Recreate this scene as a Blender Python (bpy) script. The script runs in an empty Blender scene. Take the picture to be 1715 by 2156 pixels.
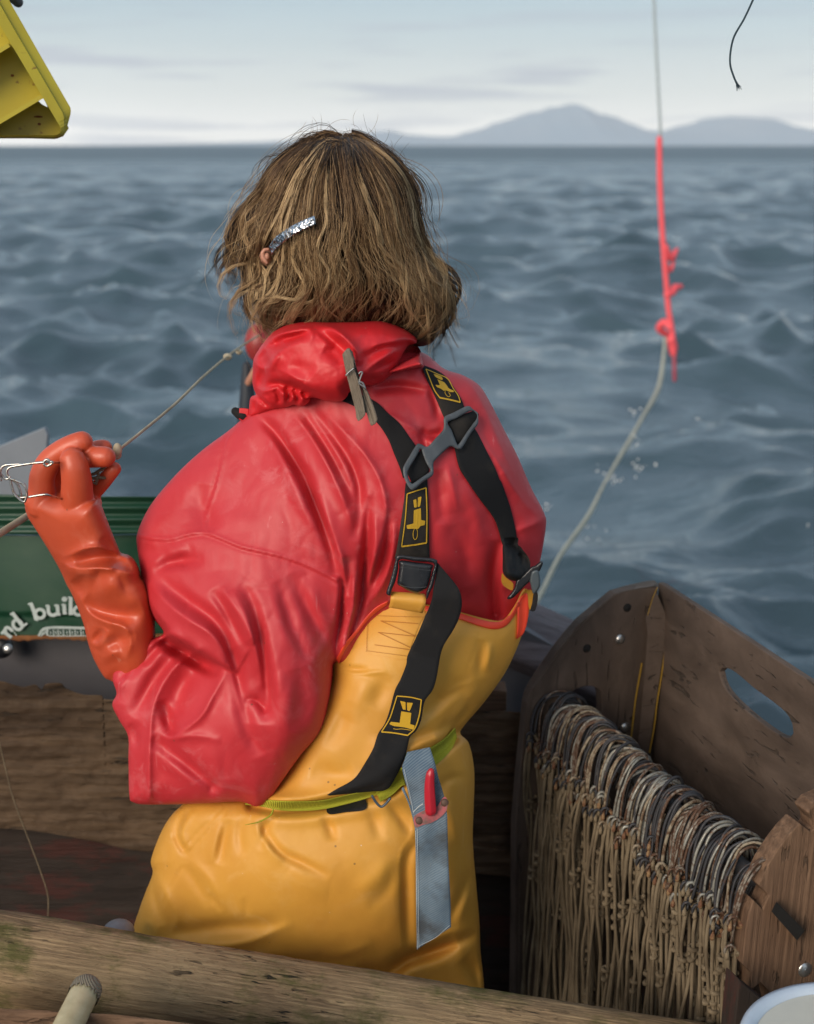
import bpy, bmesh, math, random
import numpy as np
from mathutils import Vector, Matrix
from mathutils.geometry import delaunay_2d_cdt
R = math.radians
SC = bpy.context.scene
COL = SC.collection
random.seed(7)
RNG = np.random.default_rng(7)

# ------------------------------------------------------------------ camera
CAM_H = 1.70
FPX = 50.0 / 36.0 * 2156.0            # focal length in units of the 1715 x 2156 tracing frame
PITCH = math.atan((1078 - 306) / FPX)
cam_d = bpy.data.cameras.new('camera')
cam = bpy.data.objects.new('camera', cam_d)
COL.objects.link(cam)
cam.location = (0, 0, CAM_H)
cam.rotation_euler = (R(90) - PITCH, 0, 0)
cam_d.sensor_fit = 'VERTICAL'
cam_d.sensor_height = 36
cam_d.lens = 50
cam_d.clip_start = 0.05
cam_d.clip_end = 60000
cam_d.dof.use_dof = True
cam_d.dof.focus_distance = 1.80
cam_d.dof.aperture_fstop = 4.8
SC.camera = cam

# ------------------------------------------------------------------ sky and sun
SUN_EL, SUN_AZ = 20.0, 212.0          # azimuth clockwise from +Y
SKY_STRENGTH = 0.12
world = bpy.data.worlds.new('World')
SC.world = world
world.use_nodes = True
nt = world.node_tree
for n in list(nt.nodes):
    nt.nodes.remove(n)
def wn(t, **k):
    n = nt.nodes.new(t)
    for a, b in k.items():
        setattr(n, a, b)
    return n
wout = wn('ShaderNodeOutputWorld'); wbg = wn('ShaderNodeBackground')
sky = wn('ShaderNodeTexSky', sky_type='NISHITA')
sky.sun_disc = False
sky.sun_elevation = R(SUN_EL)
sky.sun_rotation = R(SUN_AZ)
sky.air_density = 1.0; sky.dust_density = 2.2; sky.ozone_density = 2.0
wtc = wn('ShaderNodeTexCoord'); wsep = wn('ShaderNodeSeparateXYZ')
nt.links.new(wtc.outputs['Generated'], wsep.inputs[0])
# high thin overcast: a pale veil whose colour depends on height above the horizon
vr = wn('ShaderNodeValToRGB')
e = vr.color_ramp.elements
e[0].position = 0.0; e[0].color = (10.9, 10.6, 10.0, 1)
e[1].position = 1.0; e[1].color = (3.6, 4.4, 5.2, 1)
for p, c in ((0.012, (10.3, 10.2, 9.8)), (0.035, (7.4, 7.8, 7.6)), (0.066, (4.8, 5.75, 6.1)), (0.105, (3.3, 4.65, 5.5)), (0.16, (3.6, 4.95, 6.1)), (0.22, (3.7, 4.6, 5.3)), (0.5, (3.8, 4.9, 6.0))):
    el = e.new(p); el.color = (*c, 1)
nt.links.new(wsep.outputs['Z'], vr.inputs[0])
wmix = wn('ShaderNodeMix', data_type='RGBA'); wmix.inputs[0].default_value = 0.80
nt.links.new(sky.outputs[0], wmix.inputs[6]); nt.links.new(vr.outputs[0], wmix.inputs[7])
# low banded clouds over the horizon
wmap = wn('ShaderNodeMapping'); wmap.inputs['Scale'].default_value = (5.0, 5.0, 75.0); wmap.inputs['Location'].default_value = (3.3, 1.0, 0.35)
nt.links.new(wtc.outputs['Generated'], wmap.inputs[0])
wnz = wn('ShaderNodeTexNoise'); wnz.inputs['Scale'].default_value = 1.0; wnz.inputs['Detail'].default_value = 4
nt.links.new(wmap.outputs[0], wnz.inputs['Vector'])
cr = wn('ShaderNodeValToRGB'); cr.color_ramp.elements[0].position = 0.52; cr.color_ramp.elements[1].position = 0.62
nt.links.new(wnz.outputs[0], cr.inputs[0])
band = wn('ShaderNodeValToRGB'); b = band.color_ramp.elements
b[0].position = 0.0; b[0].color = (0.9, 0.9, 0.9, 1); b[1].position = 0.125; b[1].color = (0, 0, 0, 1)
for p, c in ((0.012, 0.7), (0.024, 0.35), (0.036, 1.0), (0.055, 1.0), (0.075, 0.5)):
    el = b.new(p); el.color = (c, c, c, 1)
nt.links.new(wsep.outputs['Z'], band.inputs[0])
wm = wn('ShaderNodeMath', operation='MULTIPLY'); nt.links.new(cr.outputs[0], wm.inputs[0]); nt.links.new(band.outputs[0], wm.inputs[1])
wm2 = wn('ShaderNodeMath', operation='MULTIPLY'); nt.links.new(wm.outputs[0], wm2.inputs[0]); wm2.inputs[1].default_value = 0.75
wmix2 = wn('ShaderNodeMix', data_type='RGBA')
nt.links.new(wm2.outputs[0], wmix2.inputs[0]); nt.links.new(wmix.outputs[2], wmix2.inputs[6]); wmix2.inputs[7].default_value = (3.1, 3.5, 4.3, 1)
nt.links.new(wmix2.outputs[2], wbg.inputs[0]); wbg.inputs[1].default_value = SKY_STRENGTH
nt.links.new(wbg.outputs[0], wout.inputs[0])

sun_d = bpy.data.lights.new('sun', 'SUN'); sun_d.energy = 3.2; sun_d.angle = R(32); sun_d.color = (1.0, 0.87, 0.72)
sun = bpy.data.objects.new('sun', sun_d); COL.objects.link(sun)
_sd = Vector((math.sin(R(SUN_AZ)) * math.cos(R(SUN_EL)), math.cos(R(SUN_AZ)) * math.cos(R(SUN_EL)), math.sin(R(SUN_EL))))
sun.rotation_euler = _sd.to_track_quat('Z', 'Y').to_euler()

SC.view_settings.view_transform = 'Standard'
SC.view_settings.look = 'None'
SC.view_settings.exposure = 0.1
SC.view_settings.gamma = 1.0
SC.cycles.max_bounces = 8
SC.cycles.diffuse_bounces = 4
SC.cycles.glossy_bounces = 3
SC.cycles.transparent_max_bounces = 6
SC.cycles.volume_bounces = 0
SC.cycles.use_adaptive_sampling = True
SC.cycles.adaptive_threshold = 0.015

# ------------------------------------------------------------------ geometry helpers
CP, SP = math.cos(PITCH), math.sin(PITCH)
def Pn(u, v, Y):
    """points seen at frame position (u, v), standing at the distance Y"""
    u = np.asarray(u, float); v = np.asarray(v, float); Y = np.asarray(Y, float)
    a = (u - 857.5) / FPX; b = (1078 - v) / FPX
    dy = CP + b * SP
    k = Y / dy
    return np.stack([a * k, Y + 0 * a, CAM_H + (-SP + b * CP) * k], -1)
def P(u, v, Y):
    return Vector(Pn(u, v, Y))
def Ppl(u, v, p0, n):
    """the point on a plane (p0, n) seen at frame position (u, v)"""
    d = Vector(((u - 857.5) / FPX, CP + (1078 - v) / FPX * SP, -SP + (1078 - v) / FPX * CP))
    c = Vector((0, 0, CAM_H))
    return c + d * ((p0 - c).dot(n) / d.dot(n))
def tr(x0, y0, s):
    return lambda pts: [(x0 + p[0] * s, y0 + p[1] * s) + tuple(p[2:]) for p in pts]
Z1 = tr(421, 236.9, .353); Z2 = tr(447.4, 631.7, .4297); Z3 = tr(0, 789.6, .3376); Z4 = tr(210.5, 1052.8, .3376)
Z5 = tr(526.4, 1210.7, .3376); Z6 = tr(236.9, 1526.5, .4911); Z7 = tr(1026.5, 1158, .4015); Z8 = tr(1026.5, 1631.8, .4015)
E1 = tr(0, 1237, .12277); E2 = tr(815.9, 763.3, .1381); E3 = tr(789.6, 1131.7, .12277); E4 = tr(1026.5, 1131.7, .1099)
E5 = tr(789.6, 1526.5, .2319); E6 = tr(473.7, 658, .2609); E7 = tr(1026.5, 1394.9, .1995); E8 = tr(0, 1052.8, .18416)
H7 = tr(0, 842.3, .1842); K8 = tr(1473.9, 1631.8, .2433); L6 = tr(0, 1842.4, .3069); C1 = tr(0, 0, .1514); S2 = tr(1316, 0, .2327)

def catmull(pts, n, closed=False):
    p = np.asarray(pts, float)
    m = len(p)
    if closed:
        q = np.vstack([p[-1], p, p[0], p[1]]); segs = m
    else:
        q = np.vstack([2 * p[0] - p[1], p, 2 * p[-1] - p[-2]]); segs = m - 1
    out = []
    for i in range(segs):
        a, b, c, d = q[i:i + 4]
        t = np.linspace(0, 1, 13)[:-1, None]
        out.append(.5 * (2 * b + (c - a) * t + (2 * a - 5 * b + 4 * c - d) * t ** 2 + (3 * b - a - 3 * c + d) * t ** 3))
    out = np.vstack(out)
    if not closed:
        out = np.vstack([out, p[-1]])
    return resample(out, n, closed)
def resample(p, n, closed=False):
    p = np.asarray(p, float)
    if closed:
        p = np.vstack([p, p[0]])
    L = np.r_[0, np.cumsum(np.linalg.norm(np.diff(p[:, :2] if p.shape[1] < 3 else p, axis=0), axis=1))]
    t = np.linspace(0, L[-1], n + 1)[:-1] if closed else np.linspace(0, L[-1], n)
    return np.stack([np.interp(t, L, p[:, k]) for k in range(p.shape[1])], 1)
def plen(p, closed=False):
    p = np.asarray(p, float)[:, :2]
    if closed: p = np.vstack([p, p[0]])
    return np.linalg.norm(np.diff(p, axis=0), axis=1).sum()
def poly_dist(q, line, closed=False):
    """distance, parameter along, and signed side of the nearest segment"""
    line = np.asarray(line, float)
    if closed: line = np.vstack([line, line[0]])
    L = np.r_[0, np.cumsum(np.linalg.norm(np.diff(line, axis=0), axis=1))]
    best = np.full(len(q), 1e18); par = np.zeros(len(q)); side = np.ones(len(q))
    for i in range(len(line) - 1):
        a = line[i]; d = line[i + 1] - a; l2 = max(d @ d, 1e-12)
        r = q - a
        t = np.clip(r @ d / l2, 0, 1)
        e = r - t[:, None] * d
        dd = (e ** 2).sum(1)
        m = dd < best
        best = np.where(m, dd, best); par = np.where(m, (L[i] + t * math.sqrt(l2)) / max(L[-1], 1e-9), par)
        side = np.where(m, np.sign(d[0] * r[:, 1] - d[1] * r[:, 0]), side)
    return np.sqrt(best), par, side
def inside(q, poly):
    poly = np.asarray(poly, float); x, y = q[:, 0], q[:, 1]
    c = np.zeros(len(q), bool); j = len(poly) - 1
    for i in range(len(poly)):
        xi, yi = poly[i]; xj, yj = poly[j]
        m = ((yi > y) != (yj > y)) & (x < (xj - xi) * (y - yi) / ((yj - yi) if yj != yi else 1e-9) + xi)
        c ^= m; j = i
    return c
class Field:
    """smooth surface through hand-placed values (thin plate)"""
    def __init__(s, pts):
        p = np.asarray(pts, float)
        s.x = p[:, :2] / 100; n = len(p)
        A = np.zeros((n + 3, n + 3)); A[:n, :n] = s.k(s.x, s.x) + np.eye(n) * .3
        A[:n, n] = 1; A[:n, n + 1:] = s.x; A[n:, :n] = A[:n, n:].T
        s.w = np.linalg.solve(A, np.r_[p[:, 2], 0, 0, 0])
    def k(s, a, b):
        d2 = ((a[:, None] - b[None]) ** 2).sum(2)
        return d2 * np.log(d2 + 1e-9) * .5
    def __call__(s, q):
        q = q / 100; n = len(s.x)
        return s.k(q, s.x) @ s.w[:n] + s.w[n] + q @ s.w[n + 1:]
_perm = RNG.permutation(512)
_perm = np.r_[_perm, _perm]
def noise2(x, y):
    xi = np.floor(x).astype(int); yi = np.floor(y).astype(int); xf = x - xi; yf = y - yi
    def g(a, b):
        h = _perm[(_perm[(a & 511)] + b) & 511] / 511 * 2 * math.pi
        return np.cos(h), np.sin(h)
    u = xf ** 3 * (xf * (xf * 6 - 15) + 10); v = yf ** 3 * (yf * (yf * 6 - 15) + 10)
    r = 0
    for dx in (0, 1):
        for dy in (0, 1):
            gx, gy = g(xi + dx, yi + dy)
            w = (u if dx else 1 - u) * (v if dy else 1 - v)
            r = r + w * (gx * (xf - dx) + gy * (yf - dy))
    return r
def fbm(x, y, o=3):
    return sum(noise2(x * 2 ** k + 17 * k, y * 2 ** k + 5 * k) / 2 ** k for k in range(o))

def mesh_obj(name, verts, faces, mat, parent=None, smooth=True, origin=None, **props):
    """one mesh object; verts in world space, origin moved to the given point"""
    verts = np.asarray(verts, float).reshape(-1, 3)
    o0 = np.array(origin if origin is not None else (WORLD_OF(parent) if parent is not None else verts.mean(0)), float)
    me = bpy.data.meshes.new(name)
    if isinstance(faces, np.ndarray):
        k = faces.shape[1]
        me.vertices.add(len(verts)); me.vertices.foreach_set('co', (verts - o0).astype(np.float32).ravel())
        me.loops.add(faces.size); me.loops.foreach_set('vertex_index', faces.astype(np.int32).ravel())
        me.polygons.add(len(faces)); me.polygons.foreach_set('loop_start', np.arange(0, faces.size, k, dtype=np.int32))
        me.update(calc_edges=True)
    else:
        me.from_pydata([tuple(p) for p in verts - o0], [], [tuple(int(i) for i in f) for f in faces])
    me.polygons.foreach_set('use_smooth', [smooth] * len(me.polygons))
    me.update()
    if mat is not None: me.materials.append(mat)
    o = bpy.data.objects.new(name, me); COL.objects.link(o)
    if parent is not None:
        o.parent = parent; o.location = Vector(o0) - Vector(WORLD_OF(parent))
    else:
        o.location = o0
    WORLD[o.name] = tuple(o0)
    for k, v in props.items(): o[k] = v
    return o
WORLD = {}
def WORLD_OF(o):
    return WORLD.get(o.name, (0, 0, 0))
def thing(name, label, cat, loc, group=None):
    o = bpy.data.objects.new(name, None); COL.objects.link(o)
    o.location = loc; o.empty_display_size = .05
    WORLD[o.name] = tuple(loc)
    o['label'] = label; o['category'] = cat
    if group: o['group'] = group
    return o
def fix_normals(o):
    bm = bmesh.new(); bm.from_mesh(o.data); bmesh.ops.recalc_face_normals(bm, faces=bm.faces); bm.to_mesh(o.data); bm.free()

def triangulate(outline, step, holes=()):
    """outline (closed, dense) -> points, triangles"""
    outline = np.asarray(outline, float)
    lo, hi = outline.min(0), outline.max(0)
    ys = np.arange(lo[1], hi[1], step * .866)
    pts = []
    for i, y in enumerate(ys):
        xs = np.arange(lo[0] + (step / 2 if i % 2 else 0), hi[0], step)
        pts.append(np.stack([xs, np.full_like(xs, y)], 1))
    g = np.vstack(pts)
    g = g[inside(g, outline)]
    g = g[poly_dist(g, outline, True)[0] > step * .55]
    vs = [outline]; edges = [(i, (i + 1) % len(outline)) for i in range(len(outline))]; base = len(outline)
    for h in holes:
        h = np.asarray(h, float)
        g = g[~inside(g, h)]; g = g[poly_dist(g, h, True)[0] > step * .55]
        vs.append(h); edges += [(base + i, base + (i + 1) % len(h)) for i in range(len(h))]; base += len(h)
    allv = np.vstack(vs + [g])
    out = delaunay_2d_cdt([Vector(p) for p in allv], edges, [], 2 if holes else 1, 1e-6)
    q = np.array([tuple(p) for p in out[0]]); f = np.array([t for t in out[2] if len(t) == 3])
    if holes:
        c = q[f].mean(1); k = inside(c, outline)
        for h in holes: k &= ~inside(c, np.asarray(h, float))
        f = f[k]
    return q, f
def two_sided(q, f, front, back):
    """close a front and a back sheet along their rim; front/back are (n,3) arrays over the same points"""
    n = len(q)
    e = {}
    for t in f:
        for a, b in ((t[0], t[1]), (t[1], t[2]), (t[2], t[0])):
            if (b, a) in e: del e[(b, a)]
            else: e[(a, b)] = 1
    rim = [(a, b, b + n) for a, b in e] + [(a, b + n, a + n) for a, b in e]
    F = np.vstack([f, f[:, ::-1] + n] + ([np.array(rim)[:, ::-1]] if rim else []))
    return np.vstack([front, back]), F

class Cloth:
    """a garment piece: a closed, puffed body with modelled folds"""
    def __init__(s, outline, y0, F, R=60, back=.12, folds=(), noise=.0012, nscale=60, step=4.5, sharp=False, ridged=None):
        s.ridged = ridged
        s.out = (resample(outline, int(plen(outline, True) / step), True) if sharp else catmull(outline, int(plen(outline, True) / step), True))
        s.y0 = Field(y0); s.F = Field(F); s.R = R; s.back = back; s.noise = noise; s.ns = nscale; s.step = step
        s.folds = [(k, w, a, catmull(p, max(4, int(plen(p) / 12))), tp) for (k, w, a, p, tp) in folds]
    def ev(s, q):
        q = np.asarray(q, float).reshape(-1, 2)
        d = poly_dist(q, s.out, True)[0]
        t = np.clip(d / s.R, 0, 1)
        e = np.sqrt(1 - (1 - t) ** 2)
        h = s.F(q) * e
        t2 = np.clip(d / 14, 0, 1)
        for k, w, a, p, tp in s.folds:
            dd, par, side = poly_dist(q, p)
            if tp == 'b': tt = np.clip(4 * par * (1 - par), 0, 1) ** .85
            elif tp == 's': tt = np.sqrt(np.clip(par * 1.3, 0, 1))
            elif tp == 'e': tt = np.sqrt(np.clip((1 - par) * 1.3, 0, 1))
            else: tt = 1.0
            if k == 'r': g = np.exp(-(dd / w) ** 2)
            elif k == 'c': g = np.exp(-np.sqrt((dd / w) ** 2 + .05) + .22)      # sharper crest or crease
            elif k == 'q': g = np.exp(-np.sqrt((dd / w) ** 2 + .25) + .5)
            elif k == 's': sd = dd * side; g = .5 * (1 + np.tanh(sd / 4.0)) * np.exp(-np.maximum(sd, 0) / w) * np.exp(-np.maximum(-sd, 0) / 8)
            elif k == 'S': sd = -dd * side; g = .5 * (1 + np.tanh(sd / 4.0)) * np.exp(-np.maximum(sd, 0) / w) * np.exp(-np.maximum(-sd, 0) / 8)
            h = h + a * g * tt * t2
        if s.noise:
            h = h + s.noise * fbm(q[:, 0] / s.ns, q[:, 1] / s.ns, 3) * t2
        if s.ridged:
            ra, rs = s.ridged
            wx = q[:, 0] + 25 * noise2(q[:, 0] / 90, q[:, 1] / 90); wy = q[:, 1] + 25 * noise2(q[:, 0] / 90 + 7, q[:, 1] / 90 + 3)
            h = h + ra * (np.abs(noise2(wx / rs, wy / (rs * 1.5))) + .45 * np.abs(noise2(wx / rs * 2.3 + 9, wy / rs * 1.6 + 4)) - .35) * t2
        return s.y0(q) - h, t
    def front(s, q):
        q = np.asarray(q, float).reshape(-1, 2)
        y, _ = s.ev(q)
        return np.where(inside(q, s.out), y, 1e3)
    def arrays(s):
        q, f = triangulate(s.out, s.step)
        yf, t = s.ev(q)
        e = np.sqrt(1 - (1 - t) ** 2)
        yb = s.y0(q) + s.back * e + .0012
        return two_sided(q, f, Pn(q[:, 0], q[:, 1], yf), Pn(q[:, 0], q[:, 1], yb))
    def build(s, name, mat, parent, **k):
        v, f = s.arrays()
        return mesh_obj(name, v, f, mat, parent, **k)

def strip(name, left, right, yfun, off, thick, mat, parent, na=None, nc=8, smooth=2, extra=None, **k):
    """a band between two traced edges laid over a surface"""
    n = na or max(8, int(plen(left) / 6))
    a = catmull(left, n); b = catmull(right, n)
    t = np.linspace(0, 1, nc)
    q = a[:, None] * (1 - t[None, :, None]) + b[:, None] * t[None, :, None]
    Y = yfun(q.reshape(-1, 2)).reshape(n, nc)
    for _ in range(smooth):
        Yp = np.pad(Y, ((3, 3), (0, 0)), mode='edge')
        Y = np.minimum(Y, sum(Yp[i:i + n] for i in range(7)) / 7) * .5 + .5 * sum(Yp[i:i + n] for i in range(7)) / 7
    Y = Y - off
    if extra is not None:
        ex = np.interp(np.linspace(0, 1, n), np.linspace(0, 1, len(extra)), extra)
        Y = Y - ex[:, None]
    Y = Y - .0006 * np.sin(np.pi * t)[None]
    fr = Pn(q[..., 0], q[..., 1], Y).reshape(-1, 3); bk = Pn(q[..., 0], q[..., 1], Y + thick).reshape(-1, 3)
    I = np.arange(n * nc).reshape(n, nc)
    f = np.stack([I[:-1, :-1], I[:-1, 1:], I[1:, 1:], I[1:, :-1]], -1).reshape(-1, 4)
    N = n * nc
    fb = f[:, ::-1] + N
    rim = np.r_[I[0, :], I[1:, -1], I[-1, -2::-1], I[-2:0:-1, 0]]
    r2 = np.roll(rim, -1)
    fr_ = np.stack([rim, rim + N, r2 + N, r2], 1)
    o = mesh_obj(name, np.vstack([fr, bk]), np.vstack([f[:, ::-1], fb[:, ::-1], fr_[:, ::-1]]), mat, parent, **k)
    def surf(p):
        # distance of this band's own front at frame positions, by nearest sample
        p = np.asarray(p, float).reshape(-1, 2); qq = q.reshape(-1, 2); YY = Y.ravel()
        out = np.empty(len(p))
        for i, x in enumerate(p):
            d = ((qq - x) ** 2).sum(1); j = np.argsort(d)[:6]; w = 1 / (d[j] + 4)
            out[i] = (YY[j] * w).sum() / w.sum()
        return out
    return o, surf
def plate(name, outline, yfun, off, thick, mat, parent, holes=(), step=5, curve=True, crown=0, smooth=False, bev=0, flat=False, **k):
    """a cut-out (buckle, patch, embroidery) laid over a surface, with thickness"""
    o = catmull(outline, max(10, int(plen(outline, True) / step)), True) if curve else resample(outline, max(8, int(plen(outline, True) / step)), True)
    hs = [catmull(h, max(8, int(plen(h, True) / step)), True) if curve else resample(h, max(8, int(plen(h, True) / step)), True) for h in holes]
    q, f = triangulate(o, step, hs)
    if flat:       # rigid: best plane through the surface beneath
        Ys = yfun(o); A = np.c_[o, np.ones(len(o))]; c, *_ = np.linalg.lstsq(A, Ys, rcond=None)
        Y = np.c_[q, np.ones(len(q))] @ c
        Y = Y - max(0, (np.c_[o, np.ones(len(o))] @ c - Ys).max())
    else:
        Y = yfun(q)
    Y = Y - off
    d = np.minimum.reduce([poly_dist(q, h, True)[0] for h in [o] + hs])
    if crown: Y = Y - crown * np.sqrt(1 - (1 - np.clip(d / (bev or 12), 0, 1)) ** 2)
    v, F = two_sided(q, f, Pn(q[:, 0], q[:, 1], Y), Pn(q[:, 0], q[:, 1], Y + thick + (crown if crown else 0) * .2))
    return mesh_obj(name, v, F, mat, parent, smooth=smooth, **k)
def tube_arrays(pts, radii, seg=10, cap=True):
    p = np.asarray(pts, float); n = len(p)
    r = np.broadcast_to(np.asarray(radii, float), (n,)) if np.ndim(radii) == 0 else np.asarray(radii, float)
    T = np.gradient(p, axis=0); T /= np.linalg.norm(T, axis=1)[:, None] + 1e-12
    up = np.array([0, 0, 1.]) if abs(T[0][2]) < .9 else np.array([1., 0, 0])
    N = np.cross(T[0], up); N /= np.linalg.norm(N)
    rings = []
    for i in range(n):
        N = N - T[i] * (N @ T[i]); N /= np.linalg.norm(N) + 1e-12
        B = np.cross(T[i], N)
        a = np.linspace(0, 2 * np.pi, seg, endpoint=False)
        rings.append((i, N.copy(), B))
    V = []
    a = np.linspace(0, 2 * np.pi, seg, endpoint=False)
    def ring(c, N, B, rr): V.append(c + rr * (np.cos(a)[:, None] * N + np.sin(a)[:, None] * B))
    if cap:
        for t in (80, 55, 28):
            i, N, B = rings[0]; ring(p[0] - T[0] * r[0] * math.sin(R(t)), N, B, r[0] * math.cos(R(t)))
    for i, N, B in rings: ring(p[i], N, B, r[i])
    if cap:
        for t in (28, 55, 80):
            i, N, B = rings[-1]; ring(p[-1] + T[-1] * r[-1] * math.sin(R(t)), N, B, r[-1] * math.cos(R(t)))
    m = len(V); V = np.vstack(V)
    I = np.arange(m * seg).reshape(m, seg); J = np.roll(I, -1, 1)
    f = [tuple(x) for x in np.stack([I[:-1], J[:-1], J[1:], I[1:]], -1).reshape(-1, 4)]
    f.append(tuple(I[0][::-1])); f.append(tuple(I[-1]))
    return V, f
def tube(name, pts, radii, mat, parent=None, seg=10, sm=0, cap=True, **k):
    if sm: 
        pp = np.asarray(pts, float)
        rr = np.broadcast_to(np.asarray(radii, float), (len(pp),))
        c = catmull(np.c_[pp, rr], sm); pts, radii = c[:, :3], c[:, 3]
    v, f = tube_arrays(pts, radii, seg, cap)
    return mesh_obj(name, v, f, mat, parent, **k)
def join_arrays(parts):
    V = []; F = []; b = 0
    for v, f in parts:
        V.append(np.asarray(v)); F += [tuple(int(i) + b for i in t) for t in f]; b += len(v)
    return np.vstack(V), F
def remeshed(name, parts, voxel, smooth_it, mat, parent, **k):
    """fuse overlapping closed pieces into one continuous skin"""
    v, f = join_arrays(parts)
    tmp = mesh_obj('tmp', v, f, None, None, origin=(0, 0, 0))
    fix = tmp.modifiers.new('r', 'REMESH'); fix.mode = 'VOXEL'; fix.voxel_size = voxel; fix.use_smooth_shade = True
    s = tmp.modifiers.new('s', 'SMOOTH'); s.factor = .5; s.iterations = smooth_it
    dg = bpy.context.evaluated_depsgraph_get(); dg.update()
    me = bpy.data.meshes.new_from_object(tmp.evaluated_get(dg))
    vv = np.empty(len(me.vertices) * 3); me.vertices.foreach_get('co', vv); vv = vv.reshape(-1, 3)
    ff = [tuple(p.vertices) for p in me.polygons]
    bpy.data.objects.remove(tmp); bpy.data.meshes.remove(me)
    return mesh_obj(name, vv, ff, mat, parent, **k)
def ellipsoid(c, r, rot=None, nu=24, nv=16):
    V = []
    for i in range(nv + 1):
        th = math.pi * i / nv
        for j in range(nu):
            ph = 2 * math.pi * j / nu
            V.append((r[0] * math.sin(th) * math.cos(ph), r[1] * math.sin(th) * math.sin(ph), r[2] * math.cos(th)))
    V = np.array(V)
    if rot is not None: V = V @ np.array(rot.to_matrix()).T
    V = V + np.array(c)
    f = [(i * nu + j, (i + 1) * nu + j, (i + 1) * nu + (j + 1) % nu, i * nu + (j + 1) % nu) for i in range(nv) for j in range(nu)]
    return V, f
def local_obj(name, verts, faces, mat, M, parent=None, smooth=False, bevel=0, **k):
    """mesh given in its own axes and placed with a matrix (world space)"""
    me = bpy.data.meshes.new(name); me.from_pydata([tuple(map(float, p)) for p in verts], [], [tuple(map(int, f)) for f in faces])
    me.materials.append(mat); me.polygons.foreach_set('use_smooth', [smooth] * len(me.polygons)); me.update()
    o = bpy.data.objects.new(name, me); COL.objects.link(o)
    if parent is not None:
        o.parent = parent; o.matrix_local = Matrix.Translation(-Vector(WORLD_OF(parent))) @ M
    else: o.matrix_world = M
    WORLD[o.name] = tuple(M.translation)
    if bevel:
        m = o.modifiers.new('bevel', 'BEVEL'); m.width = bevel; m.segments = 2; m.limit_method = 'ANGLE'
    for a, b in k.items(): o[a] = b
    return o
def frame(origin, x, ydir):
    """matrix with local X along x, local Z normal to x and ydir"""
    x = Vector(x).normalized(); z = x.cross(Vector(ydir)).normalized(); y = z.cross(x)
    return Matrix.Translation(origin) @ Matrix((x, y, z)).transposed().to_4x4()
def board(name, outline_w, n, thick, mat, parent=None, xdir=None, holes=(), step=.02, curve=False, bevel=.0015, **k):
    """flat board cut along a world-space outline lying in a plane of normal n; thickness goes along n"""
    n = Vector(n).normalized(); o0 = Vector(outline_w[0])
    x = Vector(xdir) if xdir is not None else (Vector(outline_w[1]) - o0)
    x = (x - n * x.dot(n)).normalized(); y = n.cross(x)
    M = Matrix.Translation(o0) @ Matrix((x, y, n)).transposed().to_4x4()
    def loc(ps): return np.array([((Vector(p) - o0).dot(x), (Vector(p) - o0).dot(y)) for p in ps])
    a = loc(outline_w); hs = [loc(h) for h in holes]
    fn = (lambda p: catmull(p, max(8, int(plen(p, True) / step)), True)) if curve else (lambda p: resample_keep(p, step))
    a = fn(a); hs = [catmull(h, 40, True) for h in hs]
    q, f = triangulate(a, step * 2, hs)
    v, F = two_sided(q, f, np.c_[q, np.full(len(q), thick)], np.c_[q, np.zeros(len(q))])
    me = local_obj(name, v, F, mat, M, parent, bevel=0, **k)
    fix_normals(me)
    if bevel:
        bm = bmesh.new(); bm.from_mesh(me.data)
        bmesh.ops.dissolve_limit(bm, angle_limit=R(1), verts=bm.verts, edges=bm.edges); bm.to_mesh(me.data); bm.free()
        m = me.modifiers.new('bevel', 'BEVEL'); m.width = bevel; m.segments = 2; m.limit_method = 'ANGLE'; m.angle_limit = R(40)
    return me
def resample_keep(p, step):
    out = []
    for i in range(len(p)):
        a = np.asarray(p[i]); b = np.asarray(p[(i + 1) % len(p)]); n = max(1, int(np.linalg.norm(b - a) / step))
        for j in range(n): out.append(a + (b - a) * j / n)
    return np.array(out)

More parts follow.
